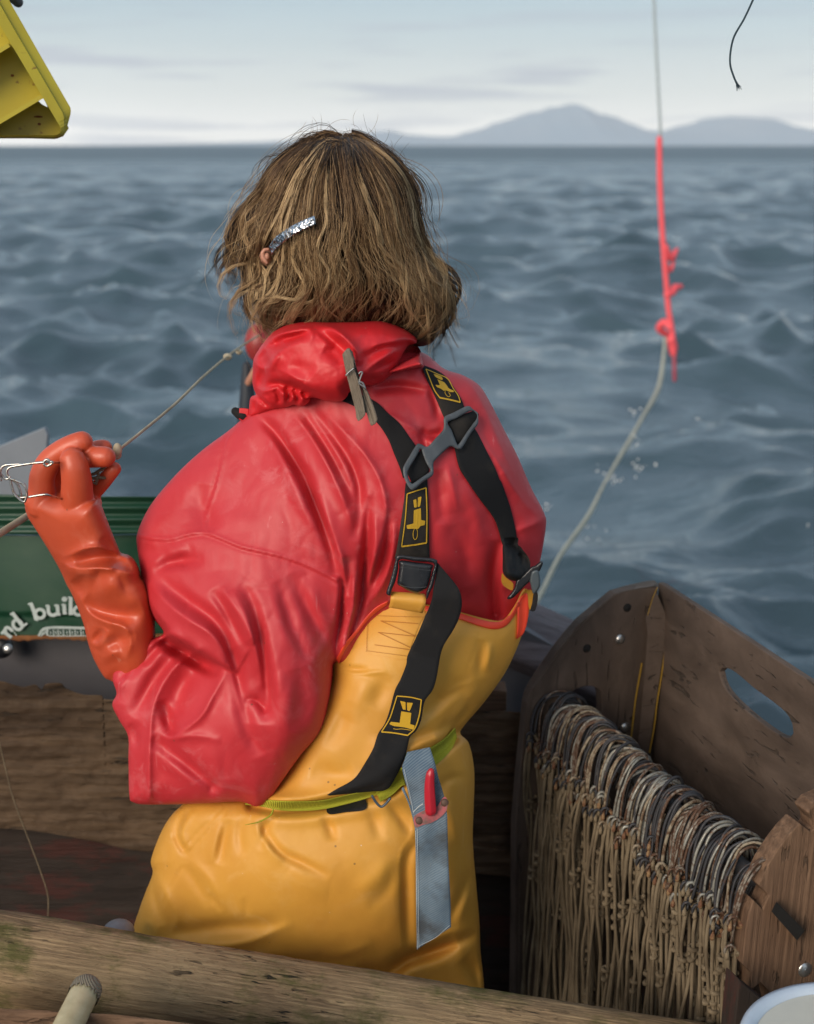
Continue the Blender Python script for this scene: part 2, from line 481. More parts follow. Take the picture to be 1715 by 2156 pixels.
# ------------------------------------------------------------------ materials
class M:
    """small node-material builder"""
    def __init__(s, name, color=(.5, .5, .5), rough=.5, metal=0, spec=.5, coat=0, **k):
        s.m = bpy.data.materials.new(name); s.m.use_nodes = True
        s.t = s.m.node_tree; s.b = s.t.nodes['Principled BSDF']; s.L = s.t.links.new
        s.b.inputs['Base Color'].default_value = (*color, 1)
        s.b.inputs['Roughness'].default_value = rough; s.b.inputs['Metallic'].default_value = metal
        s.b.inputs['Specular IOR Level'].default_value = spec; s.b.inputs['Coat Weight'].default_value = coat
        for a, b in k.items(): s.b.inputs[a.replace('_', ' ')].default_value = b
        s.tc = s.n('ShaderNodeTexCoord'); s.co = s.tc.outputs['Object']
        s.col = None; s.h = []
    def n(s, t, **k):
        x = s.t.nodes.new(t)
        for a, b in k.items(): setattr(x, a, b)
        return x
    def map(s, scale=(1, 1, 1), rot=(0, 0, 0), loc=(0, 0, 0)):
        m = s.n('ShaderNodeMapping'); m.inputs['Scale'].default_value = scale; m.inputs['Rotation'].default_value = rot; m.inputs['Location'].default_value = loc
        s.L(s.co, m.inputs[0]); return m.outputs[0]
    def noise(s, scale=5, detail=4, rough=.55, vec=None, dist=0, lac=2):
        x = s.n('ShaderNodeTexNoise'); x.inputs['Scale'].default_value = scale; x.inputs['Detail'].default_value = detail
        x.inputs['Roughness'].default_value = rough; x.inputs['Distortion'].default_value = dist
        s.L(vec or s.co, x.inputs['Vector']); return x.outputs[0]
    def wave(s, scale, vec=None, dist=2, detail=2, dir='X', dscale=1):
        x = s.n('ShaderNodeTexWave', bands_direction=dir); x.inputs['Scale'].default_value = scale; x.inputs['Distortion'].default_value = dist
        x.inputs['Detail'].default_value = detail; x.inputs['Detail Scale'].default_value = dscale
        s.L(vec or s.co, x.inputs['Vector']); return x.outputs['Fac']
    def vor(s, scale, vec=None, feat='F1', out='Distance'):
        x = s.n('ShaderNodeTexVoronoi', feature=feat); x.inputs['Scale'].default_value = scale
        s.L(vec or s.co, x.inputs['Vector']); return x.outputs[out]
    def ramp(s, fac, stops):
        x = s.n('ShaderNodeValToRGB'); e = x.color_ramp.elements
        while len(e) < len(stops): e.new(.5)
        for i, (p, c) in enumerate(stops):
            e[i].position = p; e[i].color = (*c, 1) if hasattr(c, '__len__') else (c, c, c, 1)
        s.L(fac, x.inputs[0]); return x.outputs[0]
    def math(s, op, a, b):
        x = s.n('ShaderNodeMath', operation=op)
        for i, v in enumerate((a, b)):
            if isinstance(v, (int, float)): x.inputs[i].default_value = v
            else: s.L(v, x.inputs[i])
        return x.outputs[0]
    def mix(s, fac, a, b, mode='MIX'):
        x = s.n('ShaderNodeMix', data_type='RGBA', blend_type=mode)
        for i, v in ((0, fac), (6, a), (7, b)):
            if isinstance(v, (int, float)): x.inputs[i].default_value = v
            elif isinstance(v, tuple): x.inputs[i].default_value = (*v, 1)
            else: s.L(v, x.inputs[i])
        return x.outputs[2]
    def base(s, c): s.L(c, s.b.inputs['Base Color'])
    def rough(s, c): s.L(c, s.b.inputs['Roughness'])
    def bump(s, h, strength=.3, dist=.002):
        x = s.n('ShaderNodeBump'); x.inputs['Strength'].default_value = strength; x.inputs['Distance'].default_value = dist
        s.L(h, x.inputs['Height'])
        if s.h: s.L(s.h[-1], x.inputs['Normal'])
        s.h.append(x.outputs[0]); s.L(x.outputs[0], s.b.inputs['Normal'])
        return s

def rubber(name, col, alt, scuff, rough=(.38, .55), scuff_amt=.55, coat=0.0, dirt=(.12, .05, .03), grain=.12):
    m = M(name, col)
    n1 = m.noise(7, 5, .6)
    c = m.mix(m.ramp(n1, [(.35, 0), (.7, 1)]), col, alt)
    n2 = m.noise(22, 8, .7, dist=.6)
    n2b = m.noise(4.5, 2)
    sc = m.math('MULTIPLY', m.ramp(n2, [(.52, 0), (.78, 1)]), m.ramp(n2b, [(.45, 0), (.7, 1)]))
    c = m.mix(m.math('MULTIPLY', sc, scuff_amt), c, scuff)
    sp = m.vor(38); spm = m.math('MULTIPLY', m.ramp(sp, [(.03, 1), (.075, 0)]), m.ramp(m.noise(13, 2), [(.55, 0), (.62, 1)]))
    c = m.mix(m.math('MULTIPLY', spm, .75), c, dirt)
    sp2 = m.vor(61, m.map(loc=(3, 1, 2))); sm2 = m.math('MULTIPLY', m.ramp(sp2, [(.03, 1), (.06, 0)]), m.ramp(m.noise(9, 2, vec=m.map(loc=(5, 5, 5))), [(.58, 0), (.64, 1)]))
    c = m.mix(m.math('MULTIPLY', sm2, .8), c, (.75, .70, .62))
    # fine scratches
    w = m.noise(60, 3, .6, vec=m.map((1, 1, .09), rot=(.2, .5, .1))); ws = m.math('MULTIPLY', m.ramp(w, [(.66, 0), (.72, 1)]), m.ramp(m.noise(6, 2, vec=m.map(loc=(9, 1, 4))), [(.5, 0), (.6, 1)]))
    c = m.mix(m.math('MULTIPLY', ws, .3), c, scuff)
    m.base(c)
    m.rough(m.ramp(n2, [(.3, rough[0]), (.75, rough[1])]))
    m.b.inputs['Coat Weight'].default_value = coat; m.b.inputs['Coat Roughness'].default_value = .2
    m.bump(m.noise(240, 3, .6), grain, .0006); m.bump(m.noise(18, 4, .6), .25, .0022)
    return m.m
RED = rubber('red_pvc', (.48, .022, .030), (.54, .034, .044), (.70, .27, .28), (.46, .62), .50)
REDHOOD = rubber('red_hood_pvc', (.56, .014, .02), (.60, .02, .026), (.75, .25, .24), (.46, .58), .18)
YEL = rubber('yellow_pvc', (.66, .325, .046), (.59, .27, .038), (.74, .48, .20), (.50, .64), .46, dirt=(.12, .07, .03))
TRIM = rubber('orange_trim', (.78, .055, .02), (.80, .07, .03), (.8, .3, .2), (.4, .5), .15)
GLOVE = rubber('glove_rubber', (.56, .085, .032), (.47, .060, .022), (.68, .30, .20), (.38, .55), .35, coat=.12, grain=.05)

def webbing(name, col, rough=.85, sc=900, amp=.3, dust=(.09, .07, .05), dustamt=.5):
    m = M(name, col, rough, spec=.25)
    m.base(m.mix(m.math('MULTIPLY', m.ramp(m.noise(9, 6, .65), [(.5, 0), (.8, 1)]), dustamt), col, dust))
    m.bump(m.noise(sc, 2), amp, .0008); m.bump(m.wave(420, m.map(rot=(0, R(20), 0)), 1, dir='Z'), .12, .0006)
    return m.m
BLACK = webbing('black_webbing', (.011, .011, .012))
BLACKP = M('black_plastic', (.014, .015, .018), .3); BLACKP.rough(BLACKP.ramp(BLACKP.noise(30, 5), [(.3, .22), (.7, .45)])); BLACKP = BLACKP.m
GREYP = M('grey_plastic', (.062, .072, .082), .5); GREYP.base(GREYP.mix(GREYP.ramp(GREYP.noise(40, 5), [(.4, 0), (.8, 1)]), (.055, .064, .073), (.10, .11, .12))); GREYP.bump(GREYP.noise(600, 2), .2, .0004); GREYP = GREYP.m
YTHREAD = M('yellow_thread', (.62, .36, .02), .7); YTHREAD.bump(YTHREAD.wave(700, None, .6, dir='DIAGONAL'), .5, .0006); YTHREAD = YTHREAD.m
LIME = M('lime_webbing', (.42, .42, .035), .85, spec=.2)
_w = LIME.wave(260, LIME.map(rot=(0, R(-14), 0)), .8, 2, 'DIAGONAL'); LIME.base(LIME.mix(_w, (.28, .28, .02), (.52, .50, .05))); LIME.bump(_w, .7, .0016); LIME = LIME.m
def denim_mat():
    m = M('blue_denim', (.2, .3, .4), .9, spec=.15)
    w = m.wave(110, m.map(rot=(0, R(35), 0)), .8, 2, 'Z'); n = m.noise(11, 6, .65); n2 = m.noise(400, 2)
    c = m.mix(m.ramp(n, [(.35, 0), (.7, 1)]), (.055, .095, .145), (.15, .20, .24))
    c = m.mix(m.math('MULTIPLY', w, .35), c, (.26, .31, .34))
    c = m.mix(m.math('MULTIPLY', m.ramp(m.noise(22, 5, vec=m.map(loc=(2, 2, 2))), [(.48, 0), (.66, 1)]), .75), c, (.055, .052, .05))
    m.base(c); m.bump(w, .4, .001); m.bump(n2, .25, .0006); return m.m
DENIM = denim_mat()
PINK = M('worn_pink_leather', (.38, .13, .13), .8); PINK.base(PINK.mix(PINK.ramp(PINK.noise(120, 4), [(.4, 0), (.65, 1)]), (.36, .08, .09), (.15, .08, .07))); PINK.bump(PINK.noise(260, 3), .5, .001); PINK = PINK.m
REDPL = M('red_knife_plastic', (.42, .016, .03), .32); REDPL.bump(REDPL.noise(120, 3), .15, .0006); REDPL = REDPL.m
SKIN = M('skin', (.52, .24, .15), .5, Subsurface_Weight=.15, Subsurface_Radius=(.01, .004, .002)); SKIN.base(SKIN.mix(SKIN.noise(30, 4), (.55, .27, .18), (.46, .19, .12))); SKIN.bump(SKIN.noise(500, 2), .15, .0003); SKIN = SKIN.m
STEEL = M('steel_wire', (.42, .40, .36), .28, 1.0); STEEL.base(STEEL.mix(STEEL.ramp(STEEL.noise(200, 4), [(.5, 0), (.7, 1)]), (.50, .48, .45), (.30, .20, .12))); STEEL = STEEL.m
def wire_mat(name, a, b, amt, rough=.45, metal=.6):
    m = M(name, a, rough, metal)
    m.base(m.mix(m.ramp(m.noise(95, 6, .75), [(amt - .05, 0), (amt + .08, 1)]), a, b)); m.bump(m.noise(300, 3), .3, .0004); m.rough(m.ramp(m.noise(170, 5, .7), [(.4, rough), (.6, .8)]))
    return m.m
WIRES = [wire_mat('galvanised_wire', (.27, .265, .235), (.11, .06, .035), .55), wire_mat('rusty_wire', (.22, .19, .155), (.085, .042, .024), .45, .6, .4),
         wire_mat('dark_wire', (.045, .045, .05), (.09, .045, .03), .6, .5, .5), wire_mat('tan_wire', (.27, .225, .16), (.10, .055, .03), .50, .6, .3)]
RUST = wire_mat('rust_knot', (.12, .05, .024), (.24, .15, .07), .52, .9, 0)
def cord_mat(name, a, b, sc=700):
    m = M(name, a, .9, spec=.15)
    w = m.wave(sc / 3, m.map(rot=(0, R(35), 0)), .8, 2, 'Z')
    m.base(m.mix(m.ramp(m.noise(25, 5, .6), [(.35, 0), (.7, 1)]), a, b)); m.bump(w, .6, .0012); m.bump(m.noise(sc, 2), .4, .0006)
    return m.m
TANCORD = cord_mat('tan_cord', (.22, .17, .11), (.12, .09, .058))
LINE = cord_mat('cream_line', (.52, .44, .31), (.38, .30, .2))
BLUECORD = cord_mat('blue_black_cord', (.03, .05, .065), (.05, .08, .10))
WHITEROPE = cord_mat('wet_white_rope', (.52, .50, .40), (.40, .38, .30))
def wood(name, dark, mid, light, grain=(3, 60, 60), pits=.0, pitscale=1, moss=0, bump=.6, rough=.8, redpaint=0, cracks=True, scale=1, pale=None):
    m = M(name, mid, rough, spec=.25)
    g = m.map(tuple(x * scale for x in grain))
    n1 = m.noise(1, 10, .72, g, .6)
    rings = m.wave(1.2, m.map((grain[0] * .35, grain[1] * .30, grain[2] * .30)), 7, 3, 'Y', .6)
    c = m.ramp(n1, [(.25, dark), (.5, mid), (.75, light)])
    c = m.mix(m.math('MULTIPLY', rings, .45), c, dark)
    big = m.noise(5, 5, .6); c = m.mix(m.ramp(big, [(.4, 0), (.75, .55)]), c, light if pale is None else pale)
    if pits:
        pz = m.noise(1, 3, .5, m.map((16 * pitscale, 90 * pitscale, 90 * pitscale), loc=(4, 2, 1)), .8)
        pm = m.math('MULTIPLY', m.ramp(pz, [(.62, 0), (.68, 1)]), m.ramp(m.noise(6, 4, vec=m.map(loc=(1, 7, 3))), [(.42, 0), (.55, 1)]))
        c = m.mix(m.math('MULTIPLY', pm, pits), c, (.018, .016, .012)); m.bump(m.math('MULTIPLY', pm, -1), .8, .004)
    if moss:
        mo = m.math('MULTIPLY', m.ramp(m.noise(9, 6, .7, vec=m.map((1, 1.5, 1.5), loc=(2, 3, 8))), [(.52, 0), (.66, 1)]), moss)
        c = m.mix(mo, c, (.085, .085, .022))
    if redpaint:
        rp = m.ramp(m.noise(7, 6, .7, m.map((1, 3, 3), loc=(5, 1, 1))), [(.5, 0), (.6, redpaint)])
        c = m.mix(rp, c, (.07, .018, .014))
    m.base(c)
    m.bump(n1, bump, .004)
    if cracks:
        k = m.noise(1, 6, .7, m.map((grain[0] * .8, grain[1] * 2.2, grain[2] * 2.2), loc=(1, 1, 1)), .3)
        m.bump(m.ramp(k, [(.40, 0), (.5, 1)]), .5, .003)
    return m.m
LOGW = wood('weathered_log_wood', (.075, .046, .027), (.27, .18, .10), (.48, .34, .185), (13, 170, 170), pits=1.0, pitscale=1.7, moss=.85, bump=1.0)
PLANKW = wood('rough_plank_wood', (.020, .012, .007), (.070, .043, .025), (.14, .09, .052), (3, 34, 34), pits=.7, bump=1.0)
LOWW = wood('dark_stained_wood', (.012, .009, .008), (.028, .02, .016), (.05, .036, .028), (3, 30, 30), redpaint=.55, bump=.8)
PLYW = wood('brown_plywood', (.044, .030, .023), (.088, .062, .047), (.135, .098, .078), (7, 16, 16), pits=.5, bump=.18, cracks=False)
PLYEDGE = wood('plywood_edge', (.06, .043, .033), (.12, .09, .07), (.20, .155, .125), (3, 120, 220), bump=.6)
CUTW = wood('sawn_reddish_wood', (.07, .038, .022), (.165, .095, .058), (.27, .165, .10), (4, 90, 90), pits=.5, bump=.7)
RAILW = wood('purplish_cap_rail_wood', (.06, .045, .045), (.13, .105, .11), (.19, .16, .165), (3, 40, 40), bump=.3)
PEGW = wood('grey_peg_wood', (.10, .075, .05), (.26, .20, .15), (.40, .33, .25), (40, 700, 700), pits=0, bump=.7)
def paint(name, c, c2, rough=.5, sc=6, bump=.1):
    m = M(name, c, rough); m.base(m.mix(m.ramp(m.noise(sc, 6, .7), [(.4, 0), (.75, 1)]), c, c2)); m.bump(m.noise(sc * 8, 4), bump, .002)
    return m.m
GREYHULL = paint('grey_hull_paint', (.088, .084, .092), (.105, .10, .108), .6, 5)
PALEGREY = paint('pale_grey_panel', (.17, .19, .22), (.2, .22, .25), .5, 4)
GREEN = M('green_bucket_plastic', (.012, .075, .035), .35); GREEN.base(GREEN.mix(GREEN.ramp(GREEN.noise(9, 6, .7, GREEN.map((1, 1, 3))), [(.35, 0), (.72, 1)]), (.005, .040, .021), (.014, .050, .025)))
GREEN.rough(GREEN.ramp(GREEN.noise(20, 5), [(.3, .3), (.7, .55)])); GREEN = GREEN.m
RUSTEDGE = paint('rust_stain', (.20, .075, .02), (.10, .035, .012), .9, 30, .5)
WHITEPR = paint('worn_white_print', (.42, .47, .45), (.28, .33, .31), .7, 40)
WHITEBK = paint('white_bucket_plastic', (.52, .50, .43), (.46, .45, .40), .35, 8)
BLUEWHITE = paint('bucket_rim_plastic', (.45, .52, .60), (.40, .46, .55), .3, 8)
def crate_mat():
    m = M('yellow_crate_plastic', (.62, .52, .03), .42, Subsurface_Weight=.0)
    c = m.mix(m.ramp(m.noise(8, 4), [(.4, 0), (.7, 1)]), (.44, .36, .024), (.37, .29, .02))
    c = m.mix(m.math('MULTIPLY', m.ramp(m.noise(42, 4, vec=m.map((1, 1, 2.5))), [(.66, 0), (.72, 1)]), .8), c, (.12, .04, .01))
    m.base(c); m.b.inputs['Transmission Weight'].default_value = 0
    return m.m
CRATE = crate_mat()
YPAINT = M('yellow_paint_line', (.35, .20, .02), .7).m
ROD = M('tan_fibreglass', (.46, .40, .24), .45); ROD.base(ROD.mix(ROD.ramp(ROD.noise(60, 4), [(.4, 0), (.7, 1)]), (.48, .41, .25), (.36, .30, .17))); ROD = ROD.m
FRAY = M('frayed_tape', (.20, .17, .12), .8); FRAY.bump(FRAY.wave(180, FRAY.map(rot=(0, 0, R(30))), .5, dir='DIAGONAL'), .6, .002); FRAY = FRAY.m
SILVER = M('galvanised_bolt', (.55, .54, .52), .3, .9).m
PINKRED = M('red_tape', (.85, .10, .12), .6).m
POLE = M('grey_pole', (.36, .42, .44), .5).m

# ------------------------------------------------------------------ sea, far hills, haze
SEA_Z = -0.25
SLOPE = [.075, .115, .098, .050, .020, .008]
def build_sea():
    ring = np.r_[0.5 * 1.0145 ** np.arange(0, 250), 0]
    r = [0.6]
    while r[-1] < 9000: r.append(r[-1] * 1.0105)
    r = np.array(r)
    ang = np.r_[np.linspace(-180, -30, 26)[:-1], np.linspace(-30, 30, 560), np.linspace(30, 180, 26)[1:]]
    A, RR = np.meshgrid(np.radians(ang), r)
    x = RR * np.sin(A); y = RR * np.cos(A)
    z = np.zeros_like(x)
    dx = np.zeros_like(x); dyy = np.zeros_like(x)
    sp = RR * 0.0105
    rng = np.random.default_rng(3)
    calm = 1 - .72 * np.exp(-((x - 1.25) / 1.15) ** 2 - ((y - 12.5) / 4.0) ** 2) - .35 * np.exp(-((x - .9) / .6) ** 2 - ((y - 7.5) / 2.0) ** 2)
    for lam in np.geomspace(.22, 13, 100):
        lam *= rng.uniform(.92, 1.08)
        th = rng.normal(0, .68) + .10                    # crests run mostly across the view
        k = 2 * np.pi / lam
        kx, ky = k * math.sin(th), k * math.cos(th)
        ka = np.interp(lam, [.2, .5, 1.2, 3.5, 6, 13], SLOPE)
        amp = ka / k
        w = np.clip(lam / (2.6 * sp) - .5, 0, 1)
        g = np.clip(.45 + 1.5 * (noise2(x / (lam * 4 + 2) + lam * 7, y / (lam * 4 + 2) - lam * 3) + .25), 0, 2) * calm
        ph = kx * x + ky * y + rng.uniform(0, 6.28)
        z += amp * w * g * np.sin(ph)
        dx += amp * w * g * .8 * np.cos(ph) * math.sin(th); dyy += amp * w * g * .8 * np.cos(ph) * math.cos(th)
    V = np.stack([x + dx, y + dyy, z + SEA_Z], -1)
    n, m = x.shape
    I = np.arange(n * m).reshape(n, m)
    f = np.stack([I[:-1, :-1], I[:-1, 1:], I[1:, 1:], I[1:, :-1]], -1).reshape(-1, 4)[:, ::-1]
    mt = M('sea_water', (.030, .058, .068), .14, IOR=1.72, spec=.5)
    far = mt.noise(1.1, 6, .62, mt.map((1.0, 1.9, 1)), .6); mid = mt.noise(5.5, 5, .62, mt.map((1, 1.7, 1)), .5); fine = mt.noise(22, 4, .6, mt.map((1, 1.5, 1)), .4)
    mt.bump(far, .5, .08); mt.bump(mid, .45, .02); mt.bump(fine, .35, .005)
    mt.base(mt.mix(mt.ramp(mt.noise(.35, 4, .6), [(.35, 0), (.7, 1)]), (.018, .042, .055), (.045, .080, .100)))
    ln_ = mt.n('ShaderNodeVectorMath', operation='LENGTH'); mt.L(mt.co, ln_.inputs[0])
    mr = mt.n('ShaderNodeMapRange'); mt.L(ln_.outputs['Value'], mr.inputs[0]); mr.inputs[1].default_value = 12; mr.inputs[2].default_value = 260; mr.inputs[3].default_value = .06; mr.inputs[4].default_value = .42
    mt.rough(mr.outputs[0])
    o = mesh_obj('sea', V.reshape(-1, 3), f, mt.m, None, origin=(0, 0, SEA_Z)); o['kind'] = 'structure'
build_sea()

def build_hills():
    # two broad, low massifs across the water
    prof1 = [(330, 305), (450, 299), (560, 296), (640, 290), (700, 284), (770, 276), (820, 270), (860, 280), (920, 284), (960, 284), (1010, 268), (1050, 252), (1090, 240), (1120, 228), (1150, 222), (1180, 212), (1215, 208), (1240, 214), (1262, 226), (1290, 234), (1330, 254), (1370, 270), (1420, 271), (1450, 262), (1480, 254), (1520, 240), (1560, 236), (1610, 237), (1650, 256), (1700, 266), (1760, 270), (1850, 262), (1950, 290), (2100, 305)]
    m = paint('hazed_hill', (.21, .30, .39), (.27, .33, .40), .9, .0006, 0)  # pale blue mixes distance haze into the hill colour
    for nm, prof, Y, dz in (('hills', prof1, 24000., 0),):
        p = resample(prof, 260); p[:, 1] = 306 - (306 - p[:, 1]) * .9 * (1 + .10 * fbm(p[:, 0] / 40, p[:, 0] * 0 + 3, 4))
        rows = 26; V = []
        for j in range(rows):
            t = j / (rows - 1)                      # 0 shore .. crest .. far side
            prof_t = math.sin(min(t * 1.25, 1) * math.pi / 2) ** 1.1 if t < .8 else 1 - ((t - .8) / .2) ** 2 * .6
            yy = Y - 4000 + 6500 * t
            top = Pn(p[:, 0], p[:, 1], Y + 0 * p[:, 0])
            x = top[:, 0]; h = np.maximum(top[:, 2], 0) * (1 + 0)
            zz = h * prof_t * (1 + .12 * noise2(x / 1200, np.full_like(x, yy / 1200)) * math.sin(min(t, .8) / .8 * math.pi)) - (20 if j == 0 else 0)
            V.append(np.stack([x * (yy / Y) ** 0, np.full_like(x, yy), zz], -1))
        V = np.array(V); n, mm = rows, V.shape[1]
        I = np.arange(n * mm).reshape(n, mm)
        f = np.stack([I[:-1, :-1], I[:-1, 1:], I[1:, 1:], I[1:, :-1]], -1).reshape(-1, 4)
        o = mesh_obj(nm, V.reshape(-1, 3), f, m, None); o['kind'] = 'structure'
build_hills()
def build_haze():
    v = [(x, y, z) for z in (SEA_Z - 25, 1500) for y in (-28000, 28000) for x in (-28000, 28000)]
    f = [(0, 1, 3, 2), (4, 6, 7, 5), (0, 4, 5, 1), (2, 3, 7, 6), (0, 2, 6, 4), (1, 5, 7, 3)]
    m = bpy.data.materials.new('haze'); m.use_nodes = True; t = m.node_tree
    t.nodes.remove(t.nodes['Principled BSDF'])
    pv = t.nodes.new('ShaderNodeVolumePrincipled'); pv.inputs['Color'].default_value = (.92, .96, 1.0, 1); pv.inputs['Density'].default_value = 2.7e-5
    pv.inputs['Anisotropy'].default_value = 0.0
    t.links.new(pv.outputs[0], t.nodes['Material Output'].inputs['Volume'])
    o = mesh_obj('haze', v, [x[::-1] for x in f], m, None, smooth=False, origin=(0, 0, 0)); fix_normals(o); o['kind'] = 'stuff'
HAZE = True
if HAZE: build_haze()

# ------------------------------------------------------------------ the boat
boat = thing('fishing_boat', 'open wooden fishing boat with rough plank bulwark, weathered log beam and grey painted hull', 'boat', (0, 1.9, 0))
def flatY(Y): return lambda q: np.full(len(np.asarray(q).reshape(-1, 2)), float(Y))
def rough(Y, a, su, sv, seed=0):
    return lambda q: Y + a * fbm(np.asarray(q).reshape(-1, 2)[:, 0] / su + seed, np.asarray(q).reshape(-1, 2)[:, 1] / sv + seed * 3, 4)
# deck
def deck():
    parts = []
    for i in range(14):
        x0 = -1.5 + i * .215
        bm = bmesh.new(); bmesh.ops.create_cube(bm, size=1)
        for v in bm.verts: v.co = (x0 + .105 + v.co.x * .207, 1.3 + v.co.y * 2.6, -.02 + v.co.z * .04)
        parts.append(([tuple(v.co) for v in bm.verts], [[v.index for v in f.verts] for f in bm.faces])); bm.free()
    V, F = join_arrays(parts)
    mesh_obj('deck_planking', V, F, LOWW, boat, smooth=False)
deck()
# rough bulwark plank with a torn upper edge
top = [(-1300, 1365), (-600, 1398), (-90, 1428), (0, 1434), (25, 1440), (50, 1446), (75, 1441), (88, 1452), (97, 1440), (128, 1438), (140, 1449), (175, 1462), (215, 1464), (222, 1472), (300, 1474), (500, 1478), (800, 1484), (985, 1493), (1100, 1500), (1300, 1518), (1800, 1560), (2600, 1620)]
bot = [(-1300, 1640), (-600, 1690), (-90, 1738), (60, 1748), (200, 1772), (300, 1792), (500, 1800), (900, 1830), (1110, 1850), (1400, 1880), (1800, 1930), (2600, 2010)]
strip('bulwark_plank', [(a, b) for a, b in top], bot, lambda q: 2.24 + .006 * fbm(q[:, 0] / 210, q[:, 1] / 13, 4) + .006 * fbm(q[:, 0] / 60 + 5, q[:, 1] / 26, 2), 0, .055, PLANKW, boat, na=900, nc=70, smooth=0, label='rough grey brown plank with deep grain')
strip('lower_plank', [(-1300, 1620), (-90, 1722), (300, 1776), (1110, 1838), (1800, 1918), (2600, 2000)], [(-1300, 2500), (-90, 2520), (300, 2540), (1110, 2560), (1800, 2600), (2600, 2640)], rough(2.29, .006, 160, 14, 3), 0, .05, LOWW, boat, na=200, nc=80, smooth=0, label='dark stained plank with traces of red paint')
# bolt heads in the plank
for (u, v, Y) in ((250, 1932, 2.1),):
    pass
def dome(name, c, r, nrm, mat, parent, h=.5, **k):
    rot = Vector(nrm).normalized().to_track_quat('Z', 'Y')
    V, f = ellipsoid(c, (r, r, r * h), rot)
    return mesh_obj(name, V, f, mat, parent, **k)
dome('bolt_head', P(243, 1750, 2.235) if False else P(480 / 1, 1606, 2.235), .013, (0, -1, 0), LOWW, boat, .4)
dome('bolt_head', P(3, 1362, 2.47), .022, (0, -1, 0), BLACKP, boat, .7)
dome('bolt_cap', P(17, 1366, 2.445), .009, (0, -1, .3), SILVER, boat, .6)
# grey hull behind, cap rail at right
hp = [(-1300, 1300), (-100, 1318), (200, 1322), (420, 1318), (700, 1300), (980, 1280), (1090, 1318), (1300, 1432), (1800, 1720), (2600, 1900), (2600, 2700), (-1300, 2700)]
board('hull_panel', [P(u, v, 2.52) for u, v in hp], (0, 1, 0), .03, GREYHULL, boat, xdir=(1, 0, 0), label='grey painted inner hull')
cr_a = [(900, 1205, 2.62), (1110, 1282, 2.60), (1200, 1322, 2.58), (1450, 1440, 2.55)]
V = []
for u, v, Y in cr_a:
    p = P(u, v, Y)
    for dy, dz in ((0.10, 0.0), (0.0, -.008), (-.06, -.035), (-.085, -.075), (-.06, -.11), (.08, -.11)):
        V.append((p.x, p.y + dy - .02, p.z + dz))
F = []
for i in range(3):
    for j in range(6): F.append((i * 6 + j, (i + 1) * 6 + j, (i + 1) * 6 + (j + 1) % 6, i * 6 + (j + 1) % 6))
F += [(0, 1, 2, 3, 4, 5), (23, 22, 21, 20, 19, 18)]
o = mesh_obj('cap_rail', V, F, RAILW, boat, smooth=False, label='purplish grey cap rail of the hull'); fix_normals(o)
m = o.modifiers.new('b', 'BEVEL'); m.width = .01; m.segments = 3
board('rib_block', [P(u, v, 2.36) for u, v in ((960, 1446), (1068, 1456), (1066, 1500), (955, 1500))], (0, 1, 0), .05, CUTW, boat, xdir=(1, 0, 0))
board('grey_fin', [P(u, v, 3.1) for u, v in ((-120, 985), (0, 940), (94, 901), (101, 915), (97, 960), (88, 1075), (-120, 1080))], (0, 1, 0), .02, PALEGREY, boat, xdir=(1, 0, 0), label='pale grey pointed panel beyond the green plastic')
# log beam across the foreground
def log():
    n, m = 520, 72
    A = P(-160, 1998, 1.62); B = P(1900, 2330, 1.56)
    ax = (B - A); L = ax.length; X = ax.normalized(); Zv = Vector((0, 0, 1)); Yv = Zv.cross(X).normalized(); Zv = X.cross(Yv)
    t = np.linspace(0, L, n); a = np.linspace(0, 2 * np.pi, m, endpoint=False)
    T, Aa = np.meshgrid(t, a, indexing='ij')
    c, s = np.cos(Aa), np.sin(Aa)
    r = .0578 / (np.abs(c) ** 2.6 + np.abs(s) ** 2.6) ** (1 / 2.6)
    r = r * (1 + .05 * noise2(T * 3, Aa * .8)) + .0022 * fbm(T * 9, Aa * 9, 3) + .0012 * np.minimum(0, fbm(T * 26 + 9, Aa * 26, 3) + .12) * 3
    rot = R(28)
    yy = r * np.cos(Aa + rot); zz = r * np.sin(Aa + rot)
    V = np.stack([T, yy, zz], -1).reshape(-1, 3)
    I = np.arange(n * m).reshape(n, m); J = np.roll(I, -1, 1)
    F = [tuple(x) for x in np.stack([I[:-1], J[:-1], J[1:], I[1:]], -1).reshape(-1, 4)[:, ::-1]] + [tuple(I[0]), tuple(I[-1][::-1])]
    Mx = Matrix.Translation(A) @ Matrix((X, Yv, Zv)).transposed().to_4x4()
    local_obj('log_beam', V, F, LOGW, Mx, boat, smooth=True, label='weathered rounded log beam with mossy pits')
log()
strip('foreground_plank', [(-120, 2118), (140, 2130), (330, 2146), (700, 2200)], [(-120, 2330), (140, 2340), (330, 2350), (700, 2400)], rough(1.40, .004, 150, 12, 8), 0, .04, CUTW, boat, na=100, nc=30, smooth=0)
V, f = ellipsoid(P(250, 1962, 1.75), (.022, .022, .016)); mesh_obj('float_ball', V, f, paint('grey_ball', (.20, .19, .20), (.15, .14, .15), .5, 20), None, label='small grey round ball half hidden behind the log beam', category='ball')

